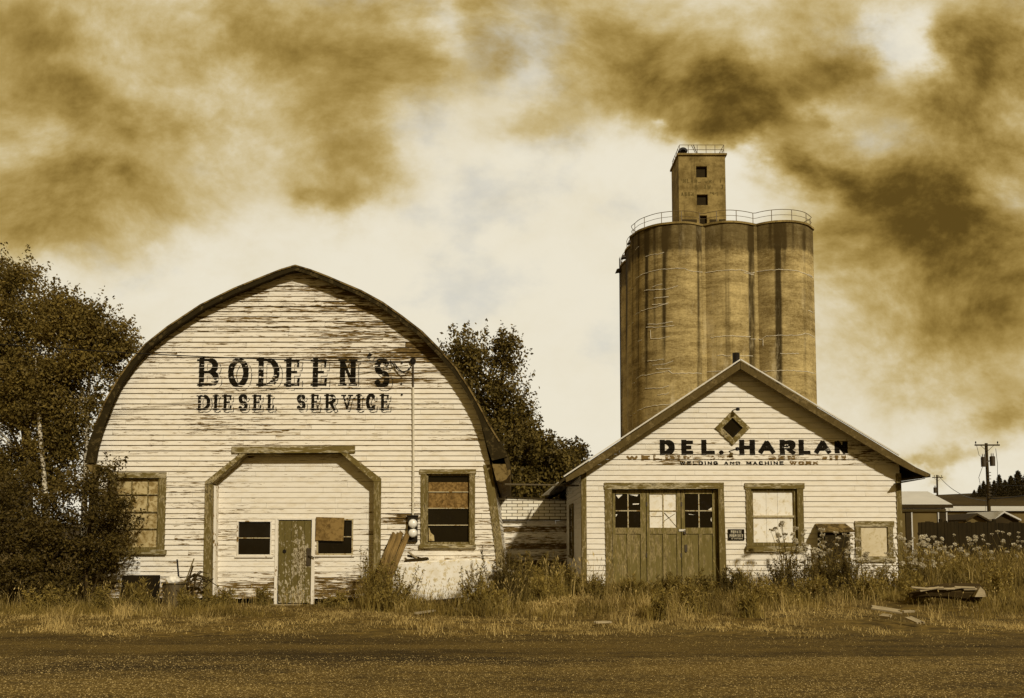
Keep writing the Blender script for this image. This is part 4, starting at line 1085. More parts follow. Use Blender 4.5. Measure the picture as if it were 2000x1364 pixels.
# ------------------------------------------------------------------ grain elevator
def make_silo():
    t = thing('grain_elevator', 'tall stained concrete grain elevator with square head house behind the workshop', 'grain elevator', (18, 76, .2))
    ZT = at(0, 437, 70)[1]
    def rim_pt(px, py):
        """plan position of a rim point: the distance at which that line of sight reaches the rim height"""
        lo, hi = 50.0, 110.0
        for _ in range(40):
            mid = (lo+hi)/2
            if at(px, py, mid)[1] < ZT: lo = mid
            else: hi = mid
        return (at(px, py, lo)[0], lo)
    lobes = [[(11.0, 84.9), (10.58, 83.6), (10.45, 82.2), (10.5, 80.9), (10.75, 79.9), (11.1, 79.4)], [(11.1, 79.4), (10.62, 78.6), (10.34, 77.6), (10.38, 76.5), (10.6, 75.7), (11.0, 75.25)],
             [(11.0, 75.25), (10.5, 74.5), (10.24, 73.6)] + [rim_pt(*p) for p in ((1237, 462), (1247, 454), (1263, 447.5), (1282, 442), (1300, 439.3), (1317, 437.7), (1335, 437.2), (1350, 438.2), (1362, 440.4), (1373, 442.8))],
             [rim_pt(*p) for p in ((1373, 442.8), (1384, 440.3), (1400, 437.5), (1418, 435.7), (1432, 435.7), (1450, 437.3), (1464, 439.6), (1475, 442.0))],
             [rim_pt(*p) for p in ((1475, 442.0), (1486, 439.2), (1505, 436), (1525, 434.5), (1545, 434.8), (1562, 437), (1575, 440.5), (1583, 446), (1586.5, 451.5))] + [(24.78, 73.2), (24.3, 74.6)],
             [(24.3, 74.6), (24.75, 76), (24.8, 77.4), (24.3, 79)], [(24.3, 79), (24.8, 80.6), (24.8, 82.2), (24.2, 84.9)], [(24.2, 84.9), (20, 85.4), (15, 85.4), (11.0, 84.9)]]
    def dense(L, step=.16):
        out = []
        for i in range(len(L)-1):
            p0, p1, p2, p3 = (Vector((*L[max(i-1, 0)], 0)), Vector((*L[i], 0)), Vector((*L[i+1], 0)), Vector((*L[min(i+2, len(L)-1)], 0)))
            n = max(1, int((p2-p1).length/step))
            for k in range(n):
                u = k/n; q = .5*((2*p1) + (p2-p0)*u + (2*p0-5*p1+4*p2-p3)*u*u + (3*p1-p0-3*p2+p3)*u**3); out.append((q.x, q.y))
        return out + [tuple(L[-1])]
    D = [dense(L) for L in lobes]
    streaks = [(1228, 2.5, .8, .55), (1252, 1.6, .7, .5), (1268, 4.0, .95, .45), (1283, 2, .5, .5), (1303, 4.5, 1.0, .50), (1312, 5, .45, .8), (1335, 2.5, .5, .72), (1371, 3.0, .75, .30), (1378, 2.0, .55, .25), (1418, 2, .3, .8), (1473, 2.5, .8, .0), (1480, 5.0, .75, .35),
               (1514, 3, .55, .80), (1530, 6.5, 1.25, .0), (1543, 3.0, .75, .72), (1240, 2, .5, .5), (1560, 2, .35, .7), (1582, 4, .4, .3)]
    def stain(x, y, z):
        px = 1000 + x/y*F_PX*1.0; t = z/ZT; w = 0
        if z > 25.0: w += .38
        for sx, sw, k, end in streaks:
            px_ = px + (1-t)*9 - 1.0
            fade = 1 if end == 0 else max(0, min(1, (t-end)/.18))
            w += k*math.exp(-((px_-sx)/sw)**2)*fade
        return w
    V = []; Fc = []; A = []; zs = [0, 3, 6, 9, 12, 15, 18, 20, 22, 23.5, 24.9, 25.2, ZT]
    for Dl in D:
        b0 = len(V); n = len(Dl)
        for z in zs:
            for x, y in Dl: V.append((x, y, z)); A.append(stain(x, y, z) if y < 84 else 0)
        for j in range(len(zs)-1):
            for i in range(n-1): Fc.append((b0+j*n+i, b0+j*n+i+1, b0+(j+1)*n+i+1, b0+(j+1)*n+i))
    body = mesh_obj('bin_wall', V, Fc, 'concrete', t, True, A)
    U = [p for Dl in D for p in Dl[:-1]]; n = len(U); cx0, cy0 = 17.5, 77.5
    def grown(e): return [(x + e*(x-cx0)/math.hypot(x-cx0, y-cy0), y + e*(y-cy0)/math.hypot(x-cx0, y-cy0)) for x, y in U]
    for L in (lobes[3][0], lobes[4][0]):
        MB().box(L[0]-.16, L[0]+.16, L[1]-.10, L[1]+.4, 0, ZT-.05).build('pilaster', 'concrete', t)
    Us = grown(.12)
    V = [(x, y, ZT) for x, y in Us] + [(x, y, ZT+.16) for x, y in Us]
    Fc = [(i, (i+1) % n, n+(i+1) % n, n+i) for i in range(n)] + [tuple(range(n, 2*n)), tuple(range(n-1, -1, -1))]
    mesh_obj('roof_slab', V, Fc, 'concrete_head', t)
    Ur = grown(-.1); zr = ZT + .16
    for h in (.95, .5):
        MB().tube([(x, y, zr+h) for x, y in Ur[::2]] + [(Ur[0][0], Ur[0][1], zr+h)], .028 if h > .6 else .02, 5, False).build('railing', 'rail', t)
    acc = 0; last = None
    for x, y in Ur:
        if last: acc += math.hypot(x-last[0], y-last[1])
        if last is None or acc > 1.5: MB().beam((x, y, zr), (x, y, zr+.95), .05, .05, (0, 1, 0)).build('railing_post', 'rail', t); acc = 0
        last = (x, y)
    # ladder up the rear-left flank
    lx, ly = 10.45, 81.9
    m = MB()
    for s in (-.22, .22): m.tube([(lx-.12, ly+s, 0), (lx-.12, ly+s, ZT+1.0)], .03, 5)
    for k in range(90): m.tube([(lx-.12, ly-.22, .3*k), (lx-.12, ly+.22, .3*k)], .018, 4)
    m.build('ladder', 'iron', t)
    for (px, py, Y) in ((1212, 530, 82.0), (1223, 503, 79.6), (1236, 474, 76.0)):
        c = at3(px, py, Y); MB().hexa([c+Vector(v) for v in ((-.5, -.4, -.15), (.4, -.4, .0), (.4, .3, .0), (-.5, .3, -.15), (-.4, -.4, .1), (.4, -.4, .32), (.4, .3, .32), (-.4, .3, .1))]).build('hood', 'iron', t)
    # caulked cracks: thin pale strips that follow the bin surface
    def front(px, py):
        """nearest point of the front bins on the line of sight"""
        best = None
        lo = at3(px, py, 1.0); dx, dy = lo.x, 1.0
        for Dl in D:
            for (ax, ay), (bx, by) in zip(Dl[:-1], Dl[1:]):
                ex, ey = bx-ax, by-ay; den = dx*ey - dy*ex
                if abs(den) < 1e-9: continue
                s = (ax*ey - ay*ex)/den; u = (ax*dy - ay*dx)/den
                if s > 0 and -1e-6 <= u <= 1+1e-6 and (best is None or s < best): best = s
        if best is not None: best -= .012
        if best is None: return None
        return at3(px, py, best)
    cracks = [[(1241, 546), (1252, 538), (1268, 531), (1290, 527), (1310, 525), (1337, 524), (1345, 529), (1375, 533), (1393, 531), (1400, 529), (1420, 528), (1450, 528), (1466, 534), (1480, 531), (1500, 528), (1530, 527), (1560, 530), (1580, 537), (1587, 541)],
              [(1453, 533), (1472, 537)], [(1574, 535), (1588, 544)],
              [(1261, 501), (1275, 497), (1285, 497), (1297, 493)], [(1241, 489), (1247, 482)], [(1274, 561), (1282, 558), (1293, 555)], [(1258, 568), (1280, 566), (1305, 565), (1324, 558)],
              [(1277, 583), (1290, 581), (1306, 580)], [(1240, 616), (1252, 608), (1266, 604), (1282, 600), (1306, 592)], [(1274, 595), (1304, 594)],
              [(1265, 634), (1285, 633), (1314, 629)], [(1262, 640), (1290, 639), (1317, 636)], [(1271, 662), (1290, 661), (1308, 657)], [(1271, 662), (1270, 645)],
              [(1388, 660), (1410, 657), (1430, 656), (1450, 657), (1466, 658)], [(1466, 662), (1487, 663), (1497, 657), (1510, 656), (1545, 655), (1564, 655), (1572, 651), (1584, 655), (1591, 660)],
              [(1400, 695), (1412, 694), (1418, 696), (1428, 694)], [(1445, 695), (1470, 696)], [(1524, 691), (1560, 691)], [(1490, 664), (1490, 676)],
              [(1243, 740), (1253, 733), (1262, 734), (1280, 729), (1306, 725), (1313, 730), (1345, 729), (1370, 730)], [(1380, 727), (1412, 725)], [(1488, 726), (1520, 724), (1550, 724), (1580, 727), (1594, 731)],
              [(1274, 714), (1300, 711), (1315, 705)], [(1282, 721), (1310, 720)], [(1260, 759), (1290, 758), (1307, 754)], [(1284, 772), (1300, 770), (1307, 767)], [(1245, 803), (1258, 797), (1275, 793), (1310, 790)],
              [(1228, 700), (1236, 690)], [(1229, 752), (1240, 748)], [(1230, 812), (1242, 807)], [(1227, 638), (1238, 630)], [(1226, 573), (1237, 563)], [(1578, 606), (1588, 611)],
              [(1265, 706), (1296, 702)], [(1245, 668), (1253, 664)]]
    m = MB(); R = random.Random(4)
    for line in cracks:
        pts = []
        for (a, b), (c, d) in zip(line[:-1], line[1:]):
            k = max(1, int(math.hypot(c-a, d-b)/4))
            for i in range(k): pts.append((a+(c-a)*i/k, b+(d-b)*i/k + R.uniform(-.7, .7)))
        pts.append(line[-1]); q = [front(*p) for p in pts]; q = [p for p in q if p]
        run = []
        for p in q:
            if run and (p-run[-1]).length > .8:
                if len(run) > 1: m.tube(run, .022, 4)
                run = []
            run.append(p)
        if len(run) > 1: m.tube(run, [R.uniform(.022, .036) for _ in run], 4)
    m.build('crack_sealant', 'pipe_white', t)
    # ---------------- head house
    YT = 73.6
    x0, x1 = at(1326, 380, YT)[0], at(1417.5, 380, YT)[0]; zt = at(0, 304, YT)[1]; dep = 3.3
    ov = [(1359.5, 325, 1381, 347), (1361, 380, 1382.5, 401), (1366, 421, 1381, 438)]
    zb = ZT+.16
    rects = [pxrect(*r, YT) for r in ov]
    # front wall with real openings, as a strip grid
    xs = sorted({x0, x1} | {v for r in rects for v in r[:2]}); zz = sorted({zb, zt} | {v for r in rects for v in r[2:] if v > zb})
    m = MB()
    for i in range(len(xs)-1):
        for j in range(len(zz)-1):
            cx, cz = (xs[i]+xs[i+1])/2, (zz[j]+zz[j+1])/2
            if any(r[0] < cx < r[1] and r[2] < cz < r[3] for r in rects): continue
            m.quad((xs[i], YT, zz[j]), (xs[i+1], YT, zz[j]), (xs[i+1], YT, zz[j+1]), (xs[i], YT, zz[j+1]))
    m.quad((x0, YT+dep, zb), (x0, YT, zb), (x0, YT, zt), (x0, YT+dep, zt)); m.quad((x1, YT, zb), (x1, YT+dep, zb), (x1, YT+dep, zt), (x1, YT, zt)); m.quad((x1, YT+dep, zb), (x0, YT+dep, zb), (x0, YT+dep, zt), (x1, YT+dep, zt))
    for (a, b, c, d) in rects:
        c = max(c, zb)
        m.quad((a, YT, c), (a, YT+.25, c), (a, YT+.25, d), (a, YT, d)); m.quad((b, YT+.25, c), (b, YT, c), (b, YT, d), (b, YT+.25, d)); m.quad((a, YT, c), (b, YT, c), (b, YT+.25, c), (a, YT+.25, c)); m.quad((a, YT+.25, d), (b, YT+.25, d), (b, YT, d), (a, YT, d))
    hh = m.build('head_house', 'concrete_head', t)
    for i, (a, b, c, d) in enumerate(rects):
        MB().box(a, b, YT+.26, YT+.3, max(c, zb), d).build('window' if i < 2 else 'doorway', 'interior', hh)
    MB().box(x0-.12, x1+.14, YT-.14, YT+dep+.12, zt, zt+.16).build('parapet', 'concrete_head', hh)
    # railing on the head house roof
    zr = zt + .16; m = MB(); c = [(x0+.1, YT), (x1-.1, YT), (x1-.1, YT+dep), (x0+.1, YT+dep)]
    for i in range(4):
        (a, b), (d, e) = c[i], c[(i+1) % 4]
        for h in (.78, .36): m.tube([(a, b, zr+h), (d, e, zr+h)], .024, 5)
        for k in range(5): x, y = a+(d-a)*k/5, b+(e-b)*k/5; m.tube([(x, y, zr), (x, y, zr+.78)], .028, 5)
    m.build('railing', 'rail', hh)
    # hood and broken struts on the roof
    c = at3(1332, 302, YT+.3); m = MB()
    for k in range(8):
        a0, a1 = PI*(.08+.84*k/8), PI*(.08+.84*(k+1)/8)
        p = [(c.x+math.cos(a)*r, c.z+math.sin(a)*r) for a, r in ((a0, .24), (a1, .24), (a1, .42), (a0, .42))]
        m.prism(p, c.y-.5, c.y+.4)
    m.build('vent_hood', 'black_metal', hh)
    m = MB(); m.beam(at3(1362, 302, YT+.2), at3(1354, 283, YT+.2), .07, .05); m.beam(at3(1358, 299, YT+.4), at3(1350.5, 284, YT+.4), .05, .04); m.build('broken_strut', 'iron', hh)
    # openings at the foot of the head house (low walls of the roof hatchway)
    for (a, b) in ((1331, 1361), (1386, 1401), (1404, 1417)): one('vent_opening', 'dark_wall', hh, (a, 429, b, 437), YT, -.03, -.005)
    wy = lambda z: YT - .006
    for txt in (spread('INLAND GRAIN', 1330, 1408, 350, 358, .3), spread('CO. GROWERS', 1330, 1412, 362, 370, .35), spread('ASSN.', 1330, 1358, 376, 383.5, .25), spread('INC', 1386, 1402, 376, 383, .25)): lettering('faded_lettering', 'stem', hh, txt, YT, wy, .10, .07, False, .50, None, rows=.03, cols=.02, streak=(1.4, 1.8))
make_silo()

# ------------------------------------------------------------------ signs, wires, poles, buildings on the right
def make_sign():
    t = thing('sign', 'small black private property notice between garage door and boarded window', 'sign', tuple(at3(1437, 1055, YH-.03)))
    one('sign_board', 'paint_black', t, (1421.5, 1034, 1453, 1055.5), YH, -.045, -.024)
    Yt = YH - .048; wy = lambda z: Yt
    lt = spread('PRIVATE', 1426.5, 1447.5, 1036.5, 1042.3, .28) + spread('PROPERTY', 1424, 1450.5, 1044, 1050, .28)
    lettering('lettering', 'umbel', t, lt, YH, wy, .017, .014, False, .12, None, rows=.004, cols=.003)
    lettering('lettering', 'umbel', t, spread('NO TRESPASSING', 1427.5, 1449.5, 1051.5, 1053.6, .3), YH, wy, .007, .006, False, .12, None, rows=.003, cols=.002)
make_sign()
def sagline(a, b, sag, n=14):
    return [a.lerp(b, i/n) - Vector((0, 0, sag*4*(i/n)*(1-i/n))) for i in range(n+1)]
def make_cable():
    m = MB(); a = at3(-60, 668, 19.0); b = at3(800, 707, YB-.12)
    m.tube(sagline(a, b, .10, 20), .013, 5)
    tag(m.build('power_cable', 'black_metal'), 'thin dark overhead cable crossing the barn gable above its lettering', 'cable')
make_cable()
def make_cabinet():
    t = thing('meter_cabinet', 'brown wooden cabinet with small sloping roof against the workshop wall', 'cabinet', tuple(at3(1622, 1120, YH-.2)))
    x0, x1, z0, z1 = pxrect(1597, 1040, 1650, 1130, YH)
    m = MB(); m.box(x0, x1, YH-.40, YH-.03, z0, z1)
    m.build('cabinet_body', 'rake', t)
    m = MB(); m.box(x0+.06, x1-.14, YH-.425, YH-.402, z0+.1, z1-.10); d = m.build('cabinet_door', 'rake', t)
    for k in range(5):
        z = z0 + .2 + k*.2; MB().box(x0+.1, x1-.2, YH-.437, YH-.426, z, z+.025).build('batten', 'darkwood', d)
    a, b = at(1589, 1033, YH-.3), at(1656, 1045, YH-.3)
    zt = z1+.20
    MB().hexa([(x0-.09, YH-.52, z1-.0), (x1+.09, YH-.52, z1-.0), (x1+.03, YH-.035, zt), (x0-.06, YH-.035, zt), (x0-.09, YH-.52, z1+.04), (x1+.09, YH-.52, z1+.04), (x1+.03, YH-.035, zt+.04), (x0-.06, YH-.035, zt+.04)]).build('cabinet_roof', 'rake_pale', t)
make_cabinet()
def make_right():
    Y = 50.0
    t = thing('outbuilding', 'low building with pale hipped roof just beyond the workshop corner', 'building', tuple(at3(1800, 1062, Y)))
    x0, x1 = at(1700, 1000, Y)[0], at(1846, 1000, Y)[0]; ze, zr = at(0, 986, Y)[1], at(0, 960, Y+4)[1]
    MB().box(x0, x1, Y, Y+8, .1, ze-.1).build('wall', 'tan_wall', t)
    xr = at(1812, 966, Y+4)[0]
    e0, e1 = x0-.3, x1+.25
    m = MB(); m.v = [(e0, Y-.4, ze), (e1, Y-.4, ze), (e1, Y+8.4, ze), (e0, Y+8.4, ze), (e0, Y+4, zr), (xr, Y+4, zr)]
    m.f = [(0, 1, 5, 4), (1, 2, 5), (2, 3, 4, 5), (0, 4, 3), (3, 2, 1, 0)]; m.build('roof', 'white_sheet', t)
    MB().box(e0, e1, Y-.44, Y-.402, ze-.20, ze-.01).build('fascia', 'dark_wall', t)
    MB().box(e0, x1+.02, Y-.06, Y-.003, ze-.40, ze-.24).build('frieze_board', 'white_sheet', t)
    for a, b, mt in ((1768, 1778, 'dark_wall'), (1834, 1846, 'dark_wall')):
        xa, xb = at(a, 1000, Y)[0], at(b, 1000, Y)[0]; MB().box(xa, xb, Y-.05, Y-.004, .1, ze-.42).build('doorway', mt, t)
    for a in (1778.5, 1830.5, 1846.5):
        xa = at(a, 1000, Y)[0]; MB().box(xa, xa+.07, Y-.07, Y-.004, .1, ze-.42).build('corner_trim', 'white_sheet', t)
    # long low building behind
    Y = 92.0
    t = thing('long_building', 'long low building with pale metal roof at the foot of the hill', 'building', tuple(at3(1920, 1040, Y)))
    x0, x1 = at(1835, 1000, Y)[0], at(2120, 1000, Y)[0]; ze, zr = at(0, 998.5, Y)[1], at(0, 989, Y+5)[1]
    MB().box(x0, x1, Y, Y+10, 0, ze-.05).build('wall', 'tan_wall', t)
    m = MB(); m.v = [(x0-.4, Y-.4, ze), (x1, Y-.4, ze), (x1, Y+5, zr), (x0-.4, Y+5, zr), (x1, Y+10.4, ze), (x0-.4, Y+10.4, ze)]; m.f = [(0, 1, 2, 3), (3, 2, 4, 5), (0, 3, 5), (1, 4, 2)]; m.build('roof', 'white_sheet', t)
    # two gabled sheds
    for (ax, ay, l, r, by, Y, lab, mt) in ((1904, 1006.5, 1882, 1927, 1019, 62.0, 'small dark gabled shed roof rising behind the left part of the fence', 'tan_wall'), (1957, 1002, 1934, 1990, 1018, 70.0, 'wide low gabled shed behind the utility pole near the right edge', 'dark_wall')):
        t = thing('gabled_shed', lab, 'shed', tuple(at3(ax, 1040, Y)))
        p = [at(l, by, Y), at(ax, ay, Y), at(r, by, Y)]
        MB().prism([(p[0][0], 0), (p[2][0], 0), (p[2][0], p[2][1]), p[1], (p[0][0], p[0][1])], Y, Y+5).build('wall', mt, t)
        m = MB()
        for a, b in ((p[0], p[1]), (p[1], p[2])):
            m.hexa([(a[0], Y-.35, a[1]), (b[0], Y-.35, b[1]), (b[0], Y+5.3, b[1]), (a[0], Y+5.3, a[1]), (a[0], Y-.35, a[1]+.14), (b[0], Y-.35, b[1]+.14), (b[0], Y+5.3, b[1]+.14), (a[0], Y+5.3, a[1]+.14)])
        m.build('roof', 'white_sheet' if mt == 'dark_wall' else 'dark_wall', t)
    # fence
    Y = 39.0
    t = thing('fence', 'dark board fence behind the flowering weeds right of the workshop', 'fence', tuple(at3(1880, 1080, Y)))
    x0, x1 = at(1793, 1020, Y)[0], at(2120, 1020, Y)[0]; zt = at(0, 1019, Y)[1]
    m = MB(); x = x0; R = random.Random(8)
    while x < x1:
        w = R.uniform(.14, .2); m.box(x, x+w-.008, Y+R.uniform(-.01, .01), Y+.03, .05, zt+R.uniform(-.05, .05) - .012*(x-x0)); x += w
    m.build('board_panel', 'fence', t)
    for k in range(4):
        xp = x0 + 1.0 + k*2.4; MB().box(xp, xp+.12, Y+.04, Y+.16, 0, zt+.12).build('fence_post', 'fence', t)
    for z in (.6, 1.7): MB().box(x0, x1, Y+.045, Y+.09, z, z+.1).build('rail', 'fence', t)
make_right()

def utility_pole(label, px, top, Y, arm_y, armw, near):
    b = at3(px, top, Y)
    t = thing('utility_pole', label, 'utility pole', (b.x, Y, 0), 'utility poles beyond the workshop')
    lean = .12 if not near else -.06
    MB().tube([(b.x-lean, Y, 0), (b.x, Y, b.z)], [.165, .12], 10).build('pole', 'pole', t)
    za = at(px, arm_y, Y)[1]
    arm = MB().beam((b.x-armw/2, Y-.16, za), (b.x+armw/2, Y-.16, za), .09, .12, (0, 0, 1)).build('crossarm', 'pole', t)
    m = MB()
    for s in (-1, 1): m.beam((b.x+s*.55, Y-.16, za-.05), (b.x, Y-.13, za-.55), .03, .03)
    m.build('brace', 'pole', arm)
    for s in ((-.46, .42) if near else (-.3, .1, .38)):
        m = MB(); x = b.x+s*armw; m.lathe(x, Y-.16, [(.02, za+.05), (.02, za+.14), (.06, za+.17), (.05, za+.30), (.02, za+.33), (0, za+.33)], 8); m.build('insulator', 'black_metal', arm)
    for s, dz in (((-.34, -1.45), (.42, -1.38)) if near else ((-.42, -1.9),)):
        m = MB(); m.lathe(b.x+s, Y-.12, [(0, za+dz-.42), (.21, za+dz-.42), (.22, za+dz+.36), (.18, za+dz+.42), (0, za+dz+.42)], 14)
        for q in (-.08, .08): m.lathe(b.x+s+q, Y-.12, [(.03, za+dz+.42), (.045, za+dz+.55), (.02, za+dz+.70), (0, za+dz+.7)], 6)
        m.beam((b.x, Y-.1, za+dz), (b.x+s*.6, Y-.12, za+dz), .06, .10); m.build('transformer', 'iron', t)
    if near:
        m = MB()
        for k in range(9): m.box(b.x-.02, b.x+.22, Y-.2, Y-.14, za-2.4-k*.28, za-2.34-k*.28)
        m.build('step_pegs', 'iron', t)
        m = MB()
        m.tube([(b.x-.95, Y-.2, za), (b.x-.75, Y-.2, za-.9), (b.x-.4, Y-.2, za-1.1)], .018, 5); m.tube([(b.x-.5, Y-.2, za-1.9), (b.x-.85, Y-.2, za-2.8), (b.x-.7, Y-.2, za-3.7), (b.x-.2, Y-.2, za-4.0)], .02, 5)
        m.tube([(b.x+.7, Y-.2, za-.3), (b.x+.8, Y-.2, za-1.6), (b.x+.75, Y-.2, za-3.6), (b.x+.2, Y-.2, za-4.6)], .02, 5); m.tube([(b.x+.1, Y-.2, za-3.9), (b.x+.6, Y-.2, za-4.3), (b.x+.55, Y-.2, za-4.8), (b.x+.1, Y-.2, za-4.4)], .018, 5)
        m.build('jumper_wire', 'black_metal', t)
        MB().tube([(b.x-.1, Y, za-4.2), (b.x-4.0, Y-6, .1)], .014, 5).build('guy_wire', 'black_metal', t)
    return b, za
b1, za1 = utility_pole('tall utility pole with two transformers near the right edge', 1926, 866, 75.0, 870, 2.15, True)
b2, za2 = utility_pole('farther slim utility pole rising over the pale roof of the outbuilding', 1830, 928, 130.0, 933, 1.6, False)
def wires():
    specs = [('dark power line sloping down from the tall pole out of the right side', Vector((b1.x+.1, 75, za1-4.6)), at3(2100, 941, 60), .3, .045),
             ('thin power line above the fir trees right of the tall pole', Vector((b1.x+.5, 75, za1-3.4)), at3(2100, 932, 60), .3, .026),
             ('faint power line strung between the two utility poles', Vector((b1.x-.1, 75, za1-4.8)), Vector((b2.x+.3, 130, za2+.2)), .8, .034),
             ('thin guy line slanting from the farther pole to the hill', Vector((b2.x+.1, 130, za2-1.4)), Vector((b2.x+4.6, 140, 2)), .0, .018)]
    for lab, a, b, s, r in specs:
        tag(MB().tube(sagline(a, b, s), r, 5).build('power_line', 'black_metal'), lab, 'power line')
wires()

# ------------------------------------------------------------------ loose things along the walls
def plank(label, a, b, w, h, mat, up=(0, -1, 0.3), name='plank', cat='plank', group=None):
    a = Vector(a); b = Vector(b); d = b-a; L = d.length; d.normalize(); u = Vector(up); r = d.cross(u).normalized(); u = r.cross(d)
    R = random.Random(sum(map(ord, label))); m = MB(); n = 6
    # several fibres wide, with splintered uneven ends
    for k in range(n):
        y0, y1 = -w/2 + w*k/n, -w/2 + w*(k+1)/n - (.002 if k < n-1 else 0)
        e0, e1 = R.uniform(-.03, .02), R.uniform(-.05, .04); hh = h/2 + R.uniform(-.003, .003)
        m.box(e0, L+e1, y0, y1, -h/2, hh)
    o = m.build(name, mat)
    o.matrix_world = Matrix(((d.x, -r.x, u.x, a.x), (d.y, -r.y, u.y, a.y), (d.z, -r.z, u.z, a.z), (0, 0, 0, 1)))
    return tag(o, label, cat, group)
def onground(px, py, h=0.03):
    """the point of the ground (plus h) seen at a surveyed pixel"""
    lo, hi = 8.0, 40.0
    for _ in range(40):
        mid = (lo+hi)/2; x, z = at(px, py, mid)
        if z > float(gz(x, mid)) + h: lo = mid
        else: hi = mid
    return at3(px, py, lo)
plank('broad brown plank leaning on the barn, leftmost of the leaning three', at3(737, 1136, 20.78), at3(772, 1042, YB-.10), .155, .04, 'rawwood')
plank('middle brown plank of the leaning three, between its two neighbours', at3(746, 1140, 20.66), at3(784, 1039, YB-.15), .125, .045, 'rawwood')
plank('brown plank nearest the meter box of the leaning three', at3(757, 1140, 20.60), at3(797, 1041, YB-.20), .13, .04, 'rawwood')
plank('short dark batten sticking out left of the leaning planks', at3(753, 1071, YB-.10), at3(760, 1060, YB-.13), .04, .03, 'darkwood')
# whitewashed concrete block below the right barn window
def make_block():
    t = thing('concrete_block', 'whitewashed concrete block with a rounded corner under the right barn window', 'concrete block', tuple(at3(865, 1160, 21.1)))
    px = [(758, 1178), (758, 1101), (800, 1098), (868, 1094), (935, 1091), (950, 1093.5), (959, 1101), (964, 1113), (966, 1178)]
    P = [at(x, y, 21.1) for x, y in px]
    o = MB().prism(P, 21.08, YB-.05).build('block', 'stucco', t)
    bm = bmesh.new(); bm.from_mesh(o.data); bmesh.ops.bevel(bm, geom=[e for e in bm.edges], offset=.03, segments=2, affect='EDGES'); bm.to_mesh(o.data); bm.free()
    return at(860, 1094, 21.1)[1]
ztop_block = make_block()
def scrap(label, a, b, w, h, Y, mat):
    plank(label, at3(*a, Y), at3(*b, Y-.05), w, h, mat, (0, -.4, 1), 'scrap_wood', 'scrap wood')
scrap('longest dark scrap lying flat on the white concrete block', (793, 1096), (835, 1091.5), .10, .05, 21.2, 'darkwood')
scrap('pale batten propped up slanting on the white concrete block', (798, 1079), (817, 1093), .045, .03, 21.25, 'greywood')
scrap('short dark stick poking left from the scrap on the concrete block', (797, 1086), (822, 1091), .05, .04, 21.3, 'darkwood')
tag(MB().beam(at3(818, 1186, 20.5), at3(908, 1178, 20.75), .22, .26).build('timber', 'darkwood'), 'dark old timber lying on the ground below the white concrete block', 'timber')
plank('white stick lying in front of the dark timber below the concrete block', onground(884, 1189, .06), onground(901, 1190, .06), .06, .03, 'greywood', (0, 0, 1))
plank('pale thin branch lying on the dry grass before the dark timber', onground(812, 1198, .05), onground(848, 1193, .05), .05, .04, 'greywood', (0, 0, 1))
plank('board fragment lying flat in the dry grass below the workshop door', onground(1164, 1216, .07), onground(1190, 1215, .07), .12, .03, 'greywood', (0, 0, 1))
plank('long white board lying in the grass at the lower right', onground(1704, 1186.5, .22), onground(1758, 1195, .16), .12, .03, 'greywood', (0, -.5, 1))
plank('grey board slanting in the grass, lowest right of the fallen boards', onground(1775, 1207, .14), onground(1798, 1217, .08), .14, .03, 'greywood', (0, -.5, 1))
plank('small pale board end lying beneath the long white board', onground(1722, 1202, .12), onground(1740, 1204, .12), .15, .03, 'greywood', (0, -.4, 1))
plank('short white slat in the grass right of the long white board', onground(1764, 1195, .16), onground(1783, 1194, .16), .05, .03, 'greywood', (0, -.5, 1))
# fallen debris at the right: a log with split bark and a boxed end
def make_log():
    t = thing('fallen_log', 'weathered fallen log with a sawn end in the tall grass at right', 'log', tuple(at3(1850, 1170, 21.5)))
    pts = [at3(x, y, 19.4) for x, y in ((1776, 1163), (1808, 1157), (1845, 1154), (1880, 1156), (1910, 1159))]
    m = MB().tube(pts, [.05, .12, .17, .2, .22], 9); m.build('log_body', 'darkwood', t)
    m = MB(); R = random.Random(2)
    for k in range(7):
        x = 1780 + k*17; a = at3(x, 1157-R.uniform(2, 10), 19.18); b = at3(x+R.uniform(24, 40), 1151-R.uniform(0, 5), 19.16); m.beam(a, b, .05, .02, (0, -.5, 1))
    m.build('bark_strips', 'greywood', t)
    c = [at(1903, 1166, 19.1), at(1926, 1166, 19.1), at(1922, 1154, 19.1), at(1914, 1146, 19.1)]
    MB().prism(c, 19.08, 19.6).build('sawn_end', 'greywood', t)
make_log()
